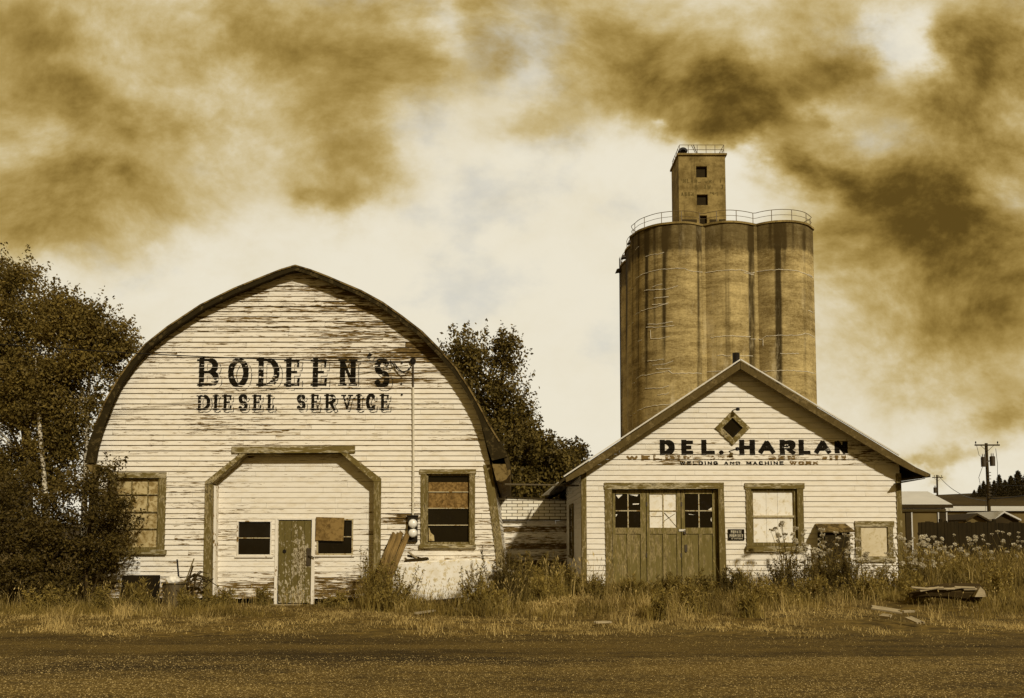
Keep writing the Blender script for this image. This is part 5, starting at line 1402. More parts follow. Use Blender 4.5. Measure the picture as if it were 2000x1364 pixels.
# dustbin with a bag and broken handles
def make_can():
    c = at3(340, 1186, 20.7); z0 = 0.0; zt = at(340, 1138, 20.7)[1]
    t = thing('trash_can', 'ribbed metal trash can standing left of the barn doorway', 'trash can', (c.x, 20.7, 0))
    m = MB(); m.lathe(c.x, 20.7, [(.23, .02), (.235, .06), (.27, zt-.06), (.27, zt-.02)], 44, .006); 
    m.lathe(c.x, 20.7, [(.0, .03), (.23, .03)], 24)
    m.build('can_body', 'galv', t, True)
    m = MB(); m.lathe(c.x, 20.7, [(.275, zt-.035), (.292, zt-.03), (.292, zt), (.278, zt+.008), (.262, zt), (.26, zt-.12)], 32); m.build('rim', 'galv', t, True)
    hx = c.x+.20; m = MB().tube([(hx-.06, 20.49, zt-.1), (hx-.05, 20.44, zt-.16), (hx+.03, 20.44, zt-.16), (hx+.04, 20.49, zt-.1)], .010, 6); m.build('handle', 'galv', t)
    # bag
    bm = bmesh.new(); bmesh.ops.create_icosphere(bm, subdivisions=4, radius=1)
    for v in bm.verts:
        d = 1 + .13*mnoise.noise(v.co*2.3) + .05*math.sin(v.co.x*9 + v.co.z*5)
        v.co = Vector((v.co.x*.165*d, v.co.y*.15*d, v.co.z*.12*d))
    me = bpy.data.meshes.new('plastic_bag'); bm.to_mesh(me); bm.free(); me.polygons.foreach_set('use_smooth', [True]*len(me.polygons)); me.materials.append(M['bag'])
    o = bpy.data.objects.new('plastic_bag', me); COL.objects.link(o); b = at3(337.5, 1134, 20.66); o.location = b
    tag(o, 'crumpled white plastic bag lying on top of the full trash can', 'plastic bag')
    for lab, a, d, r, mt in (('straight dark handle sticking up from the trash can', (352, 1138), (346, 1093), .02, 'black_metal'), ('long pale stick leaning right out of the trash can', (355, 1137), (379, 1091), .014, 'stem'), ('shorter thick dark stick leaning right out of the trash can', (361, 1138), (377, 1105), .022, 'darkwood')):
        tag(MB().tube([at3(*a, 20.72)-Vector((0, 0, .25)), at3(*d, 20.85)], r, 7).build('stick', mt), lab, 'stick')
    # dark wooden crate below the left window
    t = thing('wooden_crate', 'dark low wooden crate below the left barn window', 'crate', tuple(at3(276, 1170, 20.9)))
    x0, x1, z0, z1 = pxrect(238, 1125, 299, 1178, 20.9)
    for k in range(3):
        za, zb = lerp(0.02, z1, k/3), lerp(.02, z1, (k+1)/3) - .012
        MB().box(x0, x1, 20.88, 20.91, za, zb).build('slat', 'char', t)
    m = MB(); m.box(x0, x0+.03, 20.912, 21.3, 0.02, z1); m.box(x1-.03, x1, 20.912, 21.3, .02, z1); m.box(x0+.031, x1-.031, 21.27, 21.3, .02, z1); m.build('crate_sides', 'char', t)
    m = MB(); R = random.Random(3)
    for k in range(9):
        a = at3(385+R.uniform(-22, 20), 1140+R.uniform(-8, 8), 21.0); m.tube([a, a+Vector((R.uniform(-.25, .25), R.uniform(-.1, .1), R.uniform(0, .28))), a+Vector((R.uniform(-.5, .5), R.uniform(-.1, .1), R.uniform(-.05, .15)))], [.022, .016, .008], 5)
    m.tube([at3(362, 1135, 21.0), at3(380, 1122, 21.0), at3(394, 1126, 21.0), at3(402, 1137, 21.0)], .03, 6); m.tube([at3(372, 1186, 21), at3(378, 1150, 21), at3(384, 1125, 21)], .02, 6)
    tag(m.build('branch_pile', 'darkwood'), 'tangle of dark dead branches between trash can and doorway post', 'branch pile')
make_can()

# ------------------------------------------------------------------ vegetation
def rand_dirs(n, R):
    v = R.normal(size=(n, 3)); return v/np.linalg.norm(v, axis=1, keepdims=True)
def leaf_quads(P, size, R, droop=.35, aspect=.55):
    """diamond leaves, each slightly folded by its own random tilt: (n, 4, 3)"""
    n = len(P); d = rand_dirs(n, R); d[:, 2] -= droop; d /= np.linalg.norm(d, axis=1, keepdims=True)
    w = np.cross(d, rand_dirs(n, R)); w /= np.linalg.norm(w, axis=1, keepdims=True) + 1e-9
    s = (size*R.uniform(.6, 1.3, n))[:, None]
    mid = P + d*s*.45
    return np.stack([P, mid + w*s*aspect*.5, P + d*s, mid - w*s*aspect*.5], 1)
def grow_tree(name, label, cat, base, blobs, nleaf, size, mat, bark, trunk, clumps=60, spread_=.5, group=None, seed=1, limbs=14, extra_trunks=(), droop=.35):
    """blobs: (x, y, z, rx, ry, rz); trunk: list of (x, y, z, radius)"""
    R = np.random.default_rng(seed); t = thing(name, label, cat, base, group)
    vol = np.array([b[3]*b[4]*b[5] for b in blobs])**.7; vol /= vol.sum(); C = []
    for b, f in zip(blobs, vol):
        k = max(4, int(clumps*f)); d = rand_dirs(k, R); r = R.uniform(.25, 1.0, (k, 1))**.5
        C.append(np.array(b[:3]) + d*r*np.array(b[3:]))
    C = np.concatenate(C); k = len(C)
    wts = R.uniform(.3, 1.3, k); wts /= wts.sum()
    idx = R.choice(k, nleaf, p=wts); sp = spread_*R.uniform(.55, 1.2, k)
    P = C[idx] + R.normal(size=(nleaf, 3))*sp[idx][:, None]*np.array([1, 1, .85])*.6
    # sprigs that break the outline
    ns = nleaf//130; bi = R.choice(len(blobs), ns, p=vol); d0 = rand_dirs(ns, R); d0[:, 2] = np.abs(d0[:, 2])*.9 + .1
    BB = np.array(blobs); S0 = BB[bi, :3] + d0*BB[bi, 3:]*.92; ax = d0 + np.array([0, 0, .7]) + R.normal(size=(ns, 3))*.25; ax /= np.linalg.norm(ax, axis=1, keepdims=True)
    LL = R.uniform(.8, 2.2, ns)*spread_; k2 = 26; u = R.random((ns, k2, 1)); SP = S0[:, None] + ax[:, None]*u*LL[:, None, None] + R.normal(size=(ns, k2, 3))*(size*.85*(1.15-u))
    P = np.concatenate([P, SP.reshape(-1, 3)])
    P[:, 2] = np.maximum(P[:, 2], .15)
    np_mesh('crown', leaf_quads(P, size, R, droop), 4, mat, t)
    m = MB(); tp = [Vector(p[:3]) for p in trunk]; m.tube(tp, [p[3] for p in trunk], 9)
    for et in extra_trunks: m.tube([Vector(p[:3]) for p in et], [p[3] for p in et], 8)
    m.build('trunk', bark, t, True)
    m = MB()
    for i in R.choice(k, min(limbs, k), replace=False):
        c = Vector(C[i]); j = int(R.integers(max(0, len(tp)-3), len(tp))); q = tp[j] if tp[j].z < c.z else tp[max(0, j-1)]
        mid = q.lerp(c, .55) + Vector((0, 0, .15)); r0 = trunk[j][3]*.45
        m.tube([q, mid, c], [r0, r0*.55, .008], 6)
    m.build('limbs', bark, t)
    return t
def P2(px, py, Y): return tuple(at3(px, py, Y))
def blob(px, py, Y, rx, ry, dep=None):
    """a part of a crown measured in the photograph's pixels at distance Y"""
    c = at3(px, py, Y); k = Y/F_PX; return (c.x, Y, c.z, rx*k, (dep or (rx+ry)/2*k), ry*k)

# birches beside the barn
Y = 24.0
grow_tree('birch_tree', 'tallest birch at the left edge with drooping twigs and pale trunk', 'tree', (at3(20, 1000, Y).x, Y, 0),
          [blob(10, 640, Y, 70, 120), blob(-60, 760, Y, 110, 200), blob(45, 720, Y, 60, 120), blob(40, 870, Y, 70, 120), blob(-70, 960, Y, 120, 150), blob(25, 560, Y, 34, 60), blob(90, 640, Y, 46, 62), blob(20, 800, Y, 60, 110), blob(60, 790, Y, 50, 90), blob(-30, 590, Y, 50, 90), blob(20, 1000, Y, 70, 100)], 70000, .092, 'leaf_birch', 'birch',
          [(*P2(60, 1180, Y), .13), (*P2(54, 900, Y), .11), (*P2(44, 740, Y), .08), (*P2(30, 620, Y), .04), (*P2(24, 520, Y), .012)], 150, .42, None, 3, 40)
Y = 22.8
grow_tree('birch_tree', 'shorter birch with ragged crown leaning against the left barn roof', 'tree', (at3(150, 1000, Y).x, Y, 0),
          [blob(140, 700, Y, 60, 95), blob(190, 690, Y, 52, 70), blob(235, 672, Y, 28, 38), blob(110, 640, Y, 40, 60), blob(165, 640, Y, 30, 38), blob(80, 790, Y, 60, 70), blob(150, 830, Y, 55, 60), blob(120, 900, Y, 55, 70)], 46000, .088, 'leaf_birch', 'birch',
          [(*P2(160, 1180, Y), .09), (*P2(165, 980, Y), .075), (*P2(172, 800, Y), .05), (*P2(176, 700, Y), .03), (*P2(180, 610, Y), .01)], 130, .36, None, 4, 34,
          extra_trunks=[[(*P2(100, 1180, Y-.6), .08), (*P2(92, 1000, Y-.6), .07), (*P2(78, 840, Y-.6), .05), (*P2(70, 700, Y-.6), .02)]])
# shrubs before the left corner of the barn
Y = 20.6
grow_tree('shrub', 'dense dark shrub covering the left half of the left barn window', 'shrub', (at3(190, 1150, Y).x, Y, 0),
          [blob(150, 1030, Y, 70, 100), blob(205, 1040, Y, 50, 85), blob(240, 1010, Y, 22, 36), blob(110, 1110, Y, 90, 60), blob(205, 930, Y, 18, 22), blob(170, 960, Y, 34, 42), blob(60, 1060, Y, 60, 90), blob(238, 1090, Y, 26, 34)], 19000, .078, 'leaf_dark', 'bark',
          [(*P2(170, 1182, Y), .05), (*P2(168, 1080, Y), .04), (*P2(178, 1000, Y), .025), (*P2(186, 940, Y), .012)], 150, .22, None, 5, 30)
m = MB(); tw = [P2(182, 950, 20.9), P2(196, 930, 20.9), P2(214, 912, 20.85), P2(232, 900, 20.8), P2(246, 896, 20.8)]
t = thing('twig', 'leafy twig reaching over the siding above the left barn window', 'branch', tw[0]); m.tube(tw, [.012, .010, .008, .006, .003], 5).build('stem', 'bark', t)
Rt = np.random.default_rng(8); pp = np.concatenate([np.array(a) + (np.array(b)-np.array(a))*Rt.random((26, 1)) + Rt.normal(size=(26, 3))*.07 for a, b in zip(tw[:-1], tw[1:])])
np_mesh('leaves', leaf_quads(pp, .085, Rt, .5), 4, 'leaf_dark', t)
Y = 21.3
grow_tree('shrub', 'low shadowy bush under the birches at the far left', 'shrub', (at3(40, 1150, Y).x, Y, 0),
          [blob(20, 1080, Y, 90, 90), blob(-90, 1040, Y, 120, 130), blob(70, 1140, Y, 80, 45), blob(60, 990, Y, 50, 80)], 15000, .08, 'leaf_dark', 'bark',
          [(*P2(30, 1184, Y), .05), (*P2(28, 1080, Y), .04), (*P2(20, 1000, Y), .015)], 110, .28, None, 6, 16)
# trees behind the barn
Y = 42.0
grow_tree('leafy_tree', 'tall dark leafy tree rising behind the right slope of the barn', 'tree', (at3(940, 1000, Y).x, Y, 0),
          [blob(925, 700, Y, 44, 44), blob(985, 720, Y, 30, 55), blob(900, 780, Y, 80, 80), blob(985, 800, Y, 48, 70), blob(960, 880, Y, 80, 80), blob(905, 672, Y, 22, 20), blob(988, 688, Y, 18, 24), blob(920, 960, Y, 100, 60), blob(1010, 830, Y, 30, 50)], 30000, .18, 'leaf_tree', 'bark',
          [(*P2(945, 1060, Y), .3), (*P2(945, 900, Y), .22), (*P2(935, 780, Y), .13), (*P2(925, 690, Y), .04)], 170, .55, None, 7, 40, extra_trunks=[[(*P2(946, 900, Y), .16), (*P2(975, 790, Y), .1), (*P2(988, 690, Y), .03)]])
Y = 38.0
grow_tree('leafy_tree', 'mid-height round tree between barn roof and workshop eave', 'tree', (at3(1040, 1000, Y).x, Y, 0),
          [blob(1030, 905, Y, 48, 58), blob(1075, 915, Y, 38, 48), blob(1000, 950, Y, 50, 50), blob(1060, 960, Y, 60, 50), blob(1045, 862, Y, 24, 20)], 22000, .17, 'leaf_tree', 'bark',
          [(*P2(1045, 1060, Y), .2), (*P2(1045, 960, Y), .15), (*P2(1040, 880, Y), .05)], 120, .42, None, 9, 26)
Y = 44.0
grow_tree('leafy_tree', 'darker spiky tree peeping over the left eave of the workshop', 'tree', (at3(1115, 1000, Y).x, Y, 0),
          [blob(1112, 890, Y, 14, 22), blob(1126, 900, Y, 12, 26), blob(1098, 895, Y, 16, 22), blob(1110, 945, Y, 40, 45), blob(1131, 885, Y, 6, 16)], 9000, .17, 'leaf_dark', 'bark',
          [(*P2(1112, 1060, Y), .16), (*P2(1112, 960, Y), .1), (*P2(1112, 880, Y), .03)], 70, .30, None, 10, 14)
# fir trees on the hill
def conifer(label, px, top, bot, Y, w, seed):
    R = np.random.default_rng(seed); Y = 420.0; b = at3(px, bot, Y); b.z = hill_z(b.x, Y) - .4; zt = at(px, top, Y)[1]; H = zt - b.z; k = Y/F_PX*w
    t = thing('fir_tree', label, 'tree', tuple(b), 'dark firs along the hill crest')
    n = 5200; u = R.random(n)**1.3; tier = np.floor(u*9)/9; rr = k*(1-u)*(.55 + .45*((u*9) % 1 < .6)) + .15*k*.3
    a = R.uniform(0, 2*PI, n); r = rr*np.sqrt(R.random(n))
    P = np.stack([b.x + r*np.cos(a), Y + r*np.sin(a), b.z + H*(.04 + .95*u)], 1)
    np_mesh('crown', leaf_quads(P, H*.065, R, .3, .4), 4, 'leaf_fir', t)
    MB().tube([b - Vector((0, 0, 1)), Vector((b.x, Y, zt - H*.05))], [H*.03, .05], 6).build('trunk', 'bark', t)
firs = [('leftmost small fir standing apart at the edge of the hill crest', 1903, 957, 968, 300, 9), ('slim young fir second from the left end of the crest', 1914, 948, 970, 300, 10), ('fir directly left of the tall utility pole', 1922, 940, 974, 300, 14),
        ('bushy fir hidden behind the tall utility pole', 1932, 940, 976, 300, 16), ('broad fir directly right of the tall utility pole', 1943, 939, 976, 300, 15), ('tall pointed fir, highest spire left of the frame edge', 1953, 928, 976, 300, 14),
        ('rounded fir right of the pointed spire', 1964, 938, 976, 300, 17), ('big dark fir at the right end of the row', 1976, 930, 978, 300, 20), ('tallest fir beyond the right photo border', 1990, 920, 980, 300, 24), ('fir at the outermost right of the crest', 2006, 926, 980, 300, 24)]
for i, (lab, px, tp, bt, Yf, w) in enumerate(firs): conifer(lab, px, tp, bt, Yf, w, 40+i)

# ---- grasses
KEEP_CLEAR = [(8.55, 19.4, .75), (8.6, 17.8, .5), (9.6, 18.6, .55), (7.9, 18.6, .5), (-1.55, 19.2, .5), (1.75, 16.9, .35)]
def blades(n, xr, yr, h, w, R, dens=None, lean=.5, head=False, clump=0.0):
    x = R.uniform(*xr, n); y = R.uniform(*yr, n)
    if clump:
        cn = max(3, int(n/60)); cx = R.uniform(*xr, cn); cy = R.uniform(*yr, cn); i = R.integers(0, cn, n); f = R.random(n) < clump
        x = np.where(f, cx[i] + R.normal(size=n)*.13, x); y = np.where(f, cy[i] + R.normal(size=n)*.13, y)
        hs = R.uniform(.6, 1.5, cn); hk = np.where(f, hs[i], .8)
    else: hk = np.ones(n)
    if dens is not None:
        keep = R.random(n) < dens(x, y); x, y, hk = x[keep], y[keep], hk[keep]
    ok = np.ones(len(x), bool)
    for cx_, cy_, cr_ in KEEP_CLEAR: ok &= (((x-cx_)/cr_)**2 + ((y-cy_)/(cr_*.9))**2 > 1) | (R.random(len(x)) < .22)
    x, y, hk = x[ok], y[ok], hk[ok]
    n = len(x); z = gz(x, y) - .01
    H = h*R.uniform(.45, 1.25, n)*hk; a = R.uniform(0, 2*PI, n); ln = H*lean*R.uniform(.1, 1, n)
    d = np.stack([np.cos(a), np.sin(a), np.zeros(n)], 1); face = R.uniform(-.9, .9, n)
    s = np.stack([np.cos(face), np.sin(face), np.zeros(n)], 1)*(w*R.uniform(.6, 1.3, n))[:, None]
    b = np.stack([x, y, z], 1)
    m1 = b + d*(ln*.30)[:, None] + np.array([0, 0, 1])*(H*.58)[:, None]
    tp = b + d*ln[:, None] + np.array([0, 0, 1])*(H*np.sqrt(np.clip(1-(ln/H)**2*.5, .2, 1)))[:, None]
    q1 = np.stack([b - s*.5, b + s*.5, m1 + s*.42, m1 - s*.42], 1)
    q2 = np.stack([m1 - s*.42, m1 + s*.42, tp + s*.06, tp - s*.06], 1)
    out = [q1, q2]
    if head:
        up = tp - m1; up /= np.linalg.norm(up, axis=1, keepdims=True); e = s/np.linalg.norm(s, axis=1, keepdims=True)*.010; L = (H*.16)[:, None]
        out.append(np.stack([tp, tp + up*L*.5 + e, tp + up*L, tp + up*L*.5 - e], 1))
    return np.concatenate(out)
def mass(name, label, parts, mat):
    o = np_mesh(name, np.concatenate(parts), 4, mat); tag(o, label, 'grass', kind='stuff')
R = np.random.default_rng(77)
def nz(x, y, s, o=0): return vnoise(x+200+o, y+100+o, s, s)
verge = lambda x, y: np.clip(.20 + 1.5*(nz(x, y, .8)-.35), .05, 1)*(1 - .75*sstep(19.3, 21, y))*sstep(14.0, 15.9, y + 2.0*(nz(x, y, .8, 9)-.5))
mass('dry_grass', 'dry straw coloured grass along the road verge', [blades(52000, (-15, 16), (14.2, 21), .080, .009, R, verge, 1.5, clump=.75), blades(5200, (-14, 15), (15.4, 20.5), .34, .008, R, lambda x, y: np.clip(4*(nz(x, y, .7, 61)-.52), 0, 1), .9, clump=.9), blades(60000, (-14, 15), (12.6, 20.0), .04, .009, R, lambda x, y: np.clip(2.0*(nz(x, y, .9, 21)-.34), 0, 1)*sstep(12.6, 15.4, y), 3.6), blades(5000, (-14, 15), (15.0, 20.0), .24, .008, R, lambda x, y: np.clip(3*(nz(x, y, .6, 41)-.5), 0, 1), 1.3, clump=.8)], 'straw')
fb = lambda x, y: np.clip(.15 + 1.6*(nz(x, y, .7, 5)-.4), 0, 1)
barn_front = lambda x, y: np.clip(.25 + 1.6*(nz(x, y, .7, 5)-.4), 0, 1)*np.where((x > -6.2) & (x < -3.7) & (y > 20), .25, 1)
mass('wild_grass', 'olive green wild grass growing along the building fronts', [
    blades(26000, (-15, -3.4), (18.0, 21.3), .17, .011, R, barn_front, .7, clump=.7),
    blades(13000, (-3.4, -.4), (18.0, 21.0), .24, .012, R, fb, .65, clump=.7),
    blades(52000, (-.4, 16), (17.0, 23.7), .23, .012, R, lambda x, y: np.clip(.2 + 1.7*(nz(x, y, .7, 5)-.4), 0, 1)*sstep(16.6, 19.5, y), .7, clump=.7),
    blades(26000, (11.2, 24), (23.0, 38), .62, .022, R, None, .5, clump=.5),
    blades(6000, (-.1, 2.3), (21.5, 30.5), .40, .014, R, None, .7, clump=.6),
    blades(16000, (-22, -10.8), (21, 32), .6, .02, R, None, .5, clump=.4)], 'green_grass')
mass('seed_grass', 'tall grass stalks carrying pale seed heads', [
    blades(420, (-14, -7.6), (19.4, 21.2), .50, .007, R, None, .45, True), blades(130, (-6.8, -3.6), (20.8, 21.3), .36, .007, R, None, .45, True), blades(240, (-3.4, .2), (19.6, 20.9), .55, .007, R, None, .5, True),
    blades(150, (.0, 2.9), (20.6, 23.8), .80, .008, R, None, .3, True), blades(160, (5.6, 8.2), (22.3, 23.7), .62, .008, R, None, .3, True), blades(380, (2, 14), (18.2, 21), .40, .007, R, None, .5, True),
    blades(700, (11, 20), (22, 33), .85, .010, R, None, .4, True)], 'straw')

# ---- leafy weeds, each a plant of its own
def weed(label, px, py, h, w, Y, seed, nst=14, mat='leaf_weed', name='weed', leaf=.085, nleaf=46):
    c = at3(px, py, Y); x0 = c.x; R = np.random.default_rng(seed); z0 = float(gz(x0, Y)); dead = mat == 'straw'
    t = thing(name, label, 'weed', (x0, Y, z0), 'leafy weeds along the fronts'); m = MB(); Ps = []; Bl = []
    kind = R.random()
    for k in range(int(nst*1.7)):
        a = R.uniform(0, 2*PI); r = w*R.random()**.7*(1.25 if dead else 1); b = Vector((x0 + R.normal()*w*.30, Y + R.normal()*w*.2, z0-.02)); H = 1.2*h*R.uniform(.45, 1.15)*(1 - .35*(r/w)**2)
        e = Vector((b.x + r*math.cos(a)*.8, b.y + .6*r*math.sin(a), z0 + H*(.55 if dead else 1))); mid = b.lerp(e, .5) + Vector((0, 0, H*(.45 if dead else .10)))
        m.tube([b, mid, e], [.007, .005, .002], 4, False)
        n = nleaf if not dead else 8
        u = R.random((n, 1))**.8; bz = np.array(b)*(1-u)**2 + 2*np.array(mid)*u*(1-u) + np.array(e)*u**2
        Ps.append(bz + R.normal(size=(n, 3))*.012)
    m.build('stems', 'straw' if dead else 'stem', t)
    P = np.concatenate(Ps); L = leaf_quads(P, leaf*(1.3 if kind < .5 else .9), R, -1.1 if kind < .5 else -.3, .17 if kind < .5 else .30)
    nb = int(nst*7); B = blades(nb, (x0-w*1.1, x0+w*1.1), (Y-w*.7, Y+w*.7), h*.62, .010, R, None, .55)
    np_mesh('foliage', np.concatenate([L, B]), 4, mat, t)
weeds = [('bushy weed clump right of the doorway with fanned stems', 765, 1205, .95, .55, 19.6, 26), ('upright thistle-like weed at the right doorway post', 712, 1172, 1.05, .22, 20.9, 8), ('leafy weed in front of the leaning planks', 745, 1180, .95, .40, 20.3, 18),
         ('big dark weed clump at the right corner of the barn', 985, 1170, 1.10, .55, 20.7, 26), ('weed clump in front of the right end of the concrete block', 925, 1185, .80, .40, 20.2, 18), ('tall weed clump filling the gap between the buildings', 1035, 1165, .95, .55, 22.3, 24),
         ('weed clump at the left corner of the workshop', 1110, 1172, .75, .45, 21.8, 20), ('low weed bush left of the garage door opening', 1165, 1178, .50, .35, 21.2, 14), ('small weed tuft by the plank door of the barn', 515, 1178, .42, .22, 21.2, 10),
         ('round weed tuft on the verge before the garage door', 1290, 1220, .48, .26, 17.3, 16), ('taller weed tuft on the verge, right of the round one', 1347, 1212, .62, .30, 17.9, 18), ('weed tuft on the verge below the big boarded window', 1462, 1216, .42, .25, 17.4, 14),
         ('pale weed bush in front of the crate left of the trash can', 268, 1200, .55, .40, 19.5, 20), ('pale weed bush before the trash can', 366, 1202, .34, .30, 19.8, 14), ('thin weeds at the foot of the left doorway post', 440, 1182, .40, .25, 21.1, 10),
         ('dark weed mass below the boarded window of the workshop', 1530, 1168, .70, .60, 21.6, 26), ('dark weeds between cabinet and small window', 1650, 1165, .75, .60, 21.8, 26), ('weeds below the small boarded window', 1725, 1165, .62, .45, 21.6, 20),
         ('sprawling weeds at the left end of the fallen log', 1790, 1176, .40, .40, 19.9, 18), ('weed clump at the far right beyond the log', 1950, 1180, .75, .55, 20.6, 22), ('weeds at the far left below the bush', 100, 1196, .50, .50, 19.6, 22), ('weed tuft left of the pale bush under the window', 195, 1194, .5, .35, 19.8, 16),
         ('dark weeds in front of the right garage door jamb', 1420, 1172, .55, .40, 21.9, 18), ('pale arching dead grass tuft before the workshop corner', 1085, 1200, .42, .45, 19.2, 20),
         ('tall leafy weed against the shed wall at the left', 1005, 1150, .95, .40, 23.8, 20), ('tall leafy weed against the shed wall at the right', 1075, 1150, .95, .40, 24.5, 20), ('broad weed clump in the gap, before the tall ones', 1060, 1180, .70, .55, 20.9, 24),
         ('low weed clump before the barn corner', 950, 1198, .50, .45, 19.3, 20), ('low weed clump beside the dead grass tuft', 1135, 1196, .45, .40, 19.6, 18), ('weed clump at the foot of the garage door, left leaf', 1230, 1178, .38, .45, 21.6, 18), ('weed clump at the foot of the garage door, middle leaf', 1310, 1176, .42, .45, 21.6, 18),
         ('weed clump at the foot of the garage door, right leaf', 1375, 1180, .50, .40, 21.2, 18), ('weeds below the private property notice', 1445, 1172, .48, .40, 22.3, 18), ('wide weed bank before the boarded window', 1500, 1190, .48, .70, 20.0, 26), ('wide weed bank before the cabinet', 1600, 1186, .52, .70, 20.4, 26),
         ('wide weed bank before the small boarded window', 1690, 1180, .50, .60, 20.8, 24), ('weed bank left of the fallen log', 1780, 1172, .50, .55, 21.4, 22), ('weed bank behind the fallen log', 1870, 1140, .75, .70, 24.0, 26), ('tall weeds behind the log, right part', 1940, 1130, .85, .70, 25.0, 26), ('tall weeds right of the workshop corner', 1800, 1128, .80, .60, 25.5, 26),
         ('low weeds before the doorway, right of the plank door', 655, 1186, .26, .35, 20.7, 14), ('small weeds between crate and doorway post', 408, 1190, .32, .30, 20.4, 12)]
for i, (lab, px, py, h, w, Yw, ns) in enumerate(weeds):
    weed(lab, px, py, h, w, Yw, 100+i, ns, 'straw' if 'dead' in lab else ('leaf_dark' if 'dark' in lab else 'leaf_weed'), nleaf=30 if 'dead' in lab else 52)

# ---- plants with flat white flower heads
def umbel_mesh():
    R = np.random.default_rng(5); V = []
    for k in range(60):
        r = .062*math.sqrt(R.random()); a = R.uniform(0, 2*PI); c = np.array([r*math.cos(a), r*math.sin(a), .028*(1-(r/.062)**2) + R.normal()*.004]); s = R.uniform(.011, .019)
        b = R.uniform(0, PI); u = np.array([math.cos(b), math.sin(b), R.normal()*.8])*s; w = np.array([-math.sin(b), math.cos(b), R.normal()*.8])*s
        V.append([c-u, c-w, c+u, c+w])
    for k in range(9):
        a = 2*PI*k/9; e = np.array([.045*math.cos(a), .045*math.sin(a), .008]); p = np.array([-math.sin(a), math.cos(a), 0])*.0018
        b = np.array([0, 0, -.07]); V.append([b-p, b+p, e+p, e-p])
    V = np.array(V); me = bpy.data.meshes.new('flower_head'); n = len(V)
    me.vertices.add(n*4); me.loops.add(n*4); me.polygons.add(n); me.vertices.foreach_set('co', V.astype(np.float32).ravel()); me.loops.foreach_set('vertex_index', np.arange(n*4, dtype=np.int32)); me.polygons.foreach_set('loop_start', np.arange(0, n*4, 4, dtype=np.int32)); me.update(calc_edges=True); me.materials.append(M['umbel'])
    return me
UM = umbel_mesh()
def flower_plant(label, px, top, Y, nh, spread_px, seed, low):
    R = np.random.default_rng(seed); c = at3(px, 1150, Y); z0 = float(gz(c.x, Y)); k = Y/F_PX
    t = thing('flowering_weed', label, 'flowering weed', (c.x, Y, z0), 'white-flowered weeds at the right'); m = MB(); Ps = []
    for i in range(nh):
        hx = px + R.uniform(-1, 1)*spread_px; hy = top + (low-top)*R.random()**1.2 + abs(hx-px)*.25
        h = at3(hx, hy, Y + R.uniform(-.45, .35)); b = Vector((c.x + R.normal()*.12, Y + R.normal()*.1, z0-.02)); mid = b.lerp(h, .55) + Vector((-(h.x-b.x)*.25, 0, .05))
        m.tube([b, mid, h - Vector((0, 0, .06))], [.010, .008, .004], 4, False)
        o = bpy.data.objects.new('flower_head', UM); COL.objects.link(o); o.parent = t; s = R.uniform(.75, 1.35)
        o.location = h - Vector((c.x, Y, z0)); o.rotation_euler = (R.normal()*.25 + .15, R.normal()*.25, R.uniform(0, 6)); o.scale = (s, s, s)
        u = R.random((26, 1))*.8; bz = np.array(b)*(1-u)**2 + 2*np.array(mid)*u*(1-u) + np.array(h)*u**2; Ps.append(bz + R.normal(size=(26, 3))*.05)
    m.build('stems', 'stem', t); np_mesh('foliage', leaf_quads(np.concatenate(Ps), .085, R, -.1, .28), 4, 'leaf_weed', t)
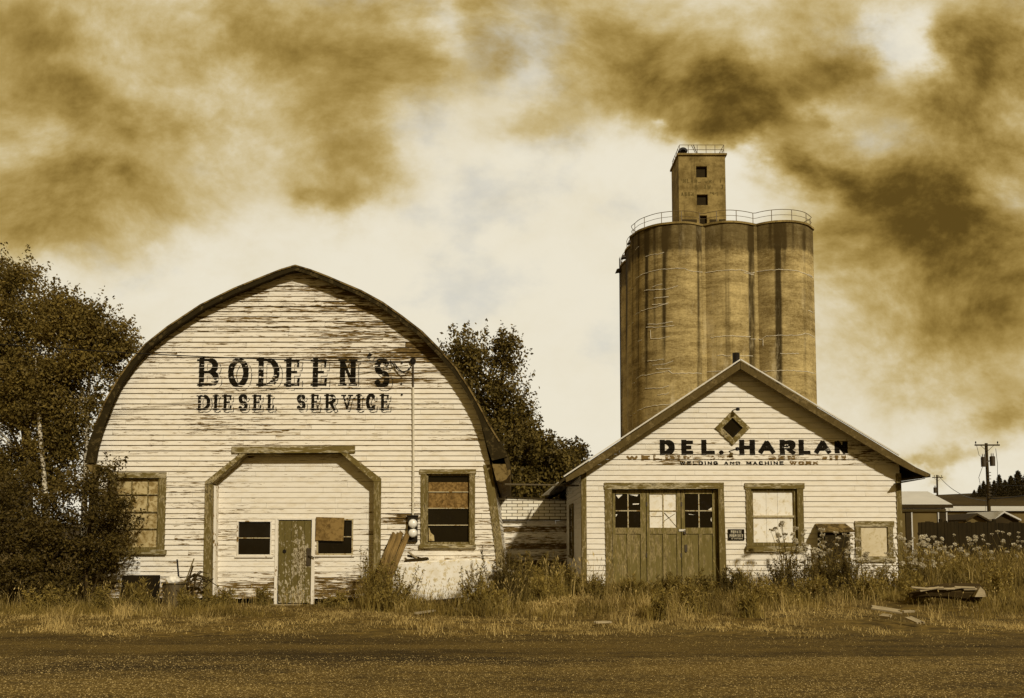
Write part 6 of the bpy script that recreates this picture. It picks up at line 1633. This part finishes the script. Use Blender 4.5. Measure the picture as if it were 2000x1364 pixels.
fl = [('white-flowered weed over the lower right corner of the big boarded window', 1540, 1018, 22.6, 22, 34, 1085), ('white-flowered weed between boarded window and cabinet', 1580, 1058, 22.6, 20, 28, 1105), ('tall white-flowered weed in front of the cabinet', 1620, 1032, 22.4, 30, 42, 1105),
      ('white-flowered weed at the right side of the cabinet', 1672, 1048, 22.4, 16, 30, 1112), ('white-flowered weed low before the small boarded window', 1715, 1075, 22.5, 13, 28, 1115), ('dense white-flowered weed at the right corner of the workshop', 1770, 1040, 22.6, 26, 36, 1100),
      ('white-flowered weed just right of the workshop corner', 1800, 1046, 24.5, 18, 32, 1100), ('white-flowered weed in front of the left end of the fence', 1835, 1036, 27.0, 17, 36, 1095), ('white-flowered weed before the middle of the fence', 1880, 1032, 29.0, 17, 36, 1090),
      ('white-flowered weed below the tall utility pole', 1925, 1045, 28.0, 14, 36, 1090), ('white-flowered weed at the right edge before the fence', 1965, 1034, 28.0, 16, 34, 1085), ('lower white-flowered weed among the grass left of the fallen log', 1820, 1075, 25.0, 14, 44, 1110), ('white-flowered weed beside the barn corner', 975, 1098, 21.2, 12, 26, 1150)]
for i, (lab, px, tp, Yf, nh, sp, low) in enumerate(fl): flower_plant(lab, px, tp, Yf, nh, sp, 300+i, low)

# loose stones on the road and shoulder
def gravel():
    R = np.random.default_rng(12); n = 34000
    y = 8.0 + (15.0-8.0)*R.random(n)**.9; x = R.uniform(-9.5, 9.5, n)*(y/15+.25); s = R.uniform(.0035, .0105, n)*np.where(y > 12.3, .8, 1); keep = R.random(n) < np.where(y < 12.4, .25 + 1.2*(nz(x, y*2.2, .45, 3)-.2), .16); x, y, s = x[keep], y[keep], s[keep]; n = len(x)
    oc = np.array([(1, 0, 0), (0, 1, 0), (-1, 0, 0), (0, -1, 0), (0, 0, .7)], float); a = R.uniform(0, 2*PI, n); ca, sa = np.cos(a), np.sin(a)
    jit = R.uniform(.6, 1.3, (n, 5, 1)); v = oc[None]*jit*s[:, None, None]
    V = np.stack([v[..., 0]*ca[:, None] - v[..., 1]*sa[:, None] + x[:, None], v[..., 0]*sa[:, None] + v[..., 1]*ca[:, None] + y[:, None], v[..., 2] + .010], -1)
    F = np.array([(0, 1, 4), (1, 2, 4), (2, 3, 4), (3, 0, 4)]); T = V[:, F].reshape(-1, 3, 3)
    o = np_mesh('gravel', T, 3, 'greywood'); o.data.materials[0] = M['stone']; tag(o, 'scattered pale loose stones on the road surface', 'gravel', kind='stuff')
gravel()
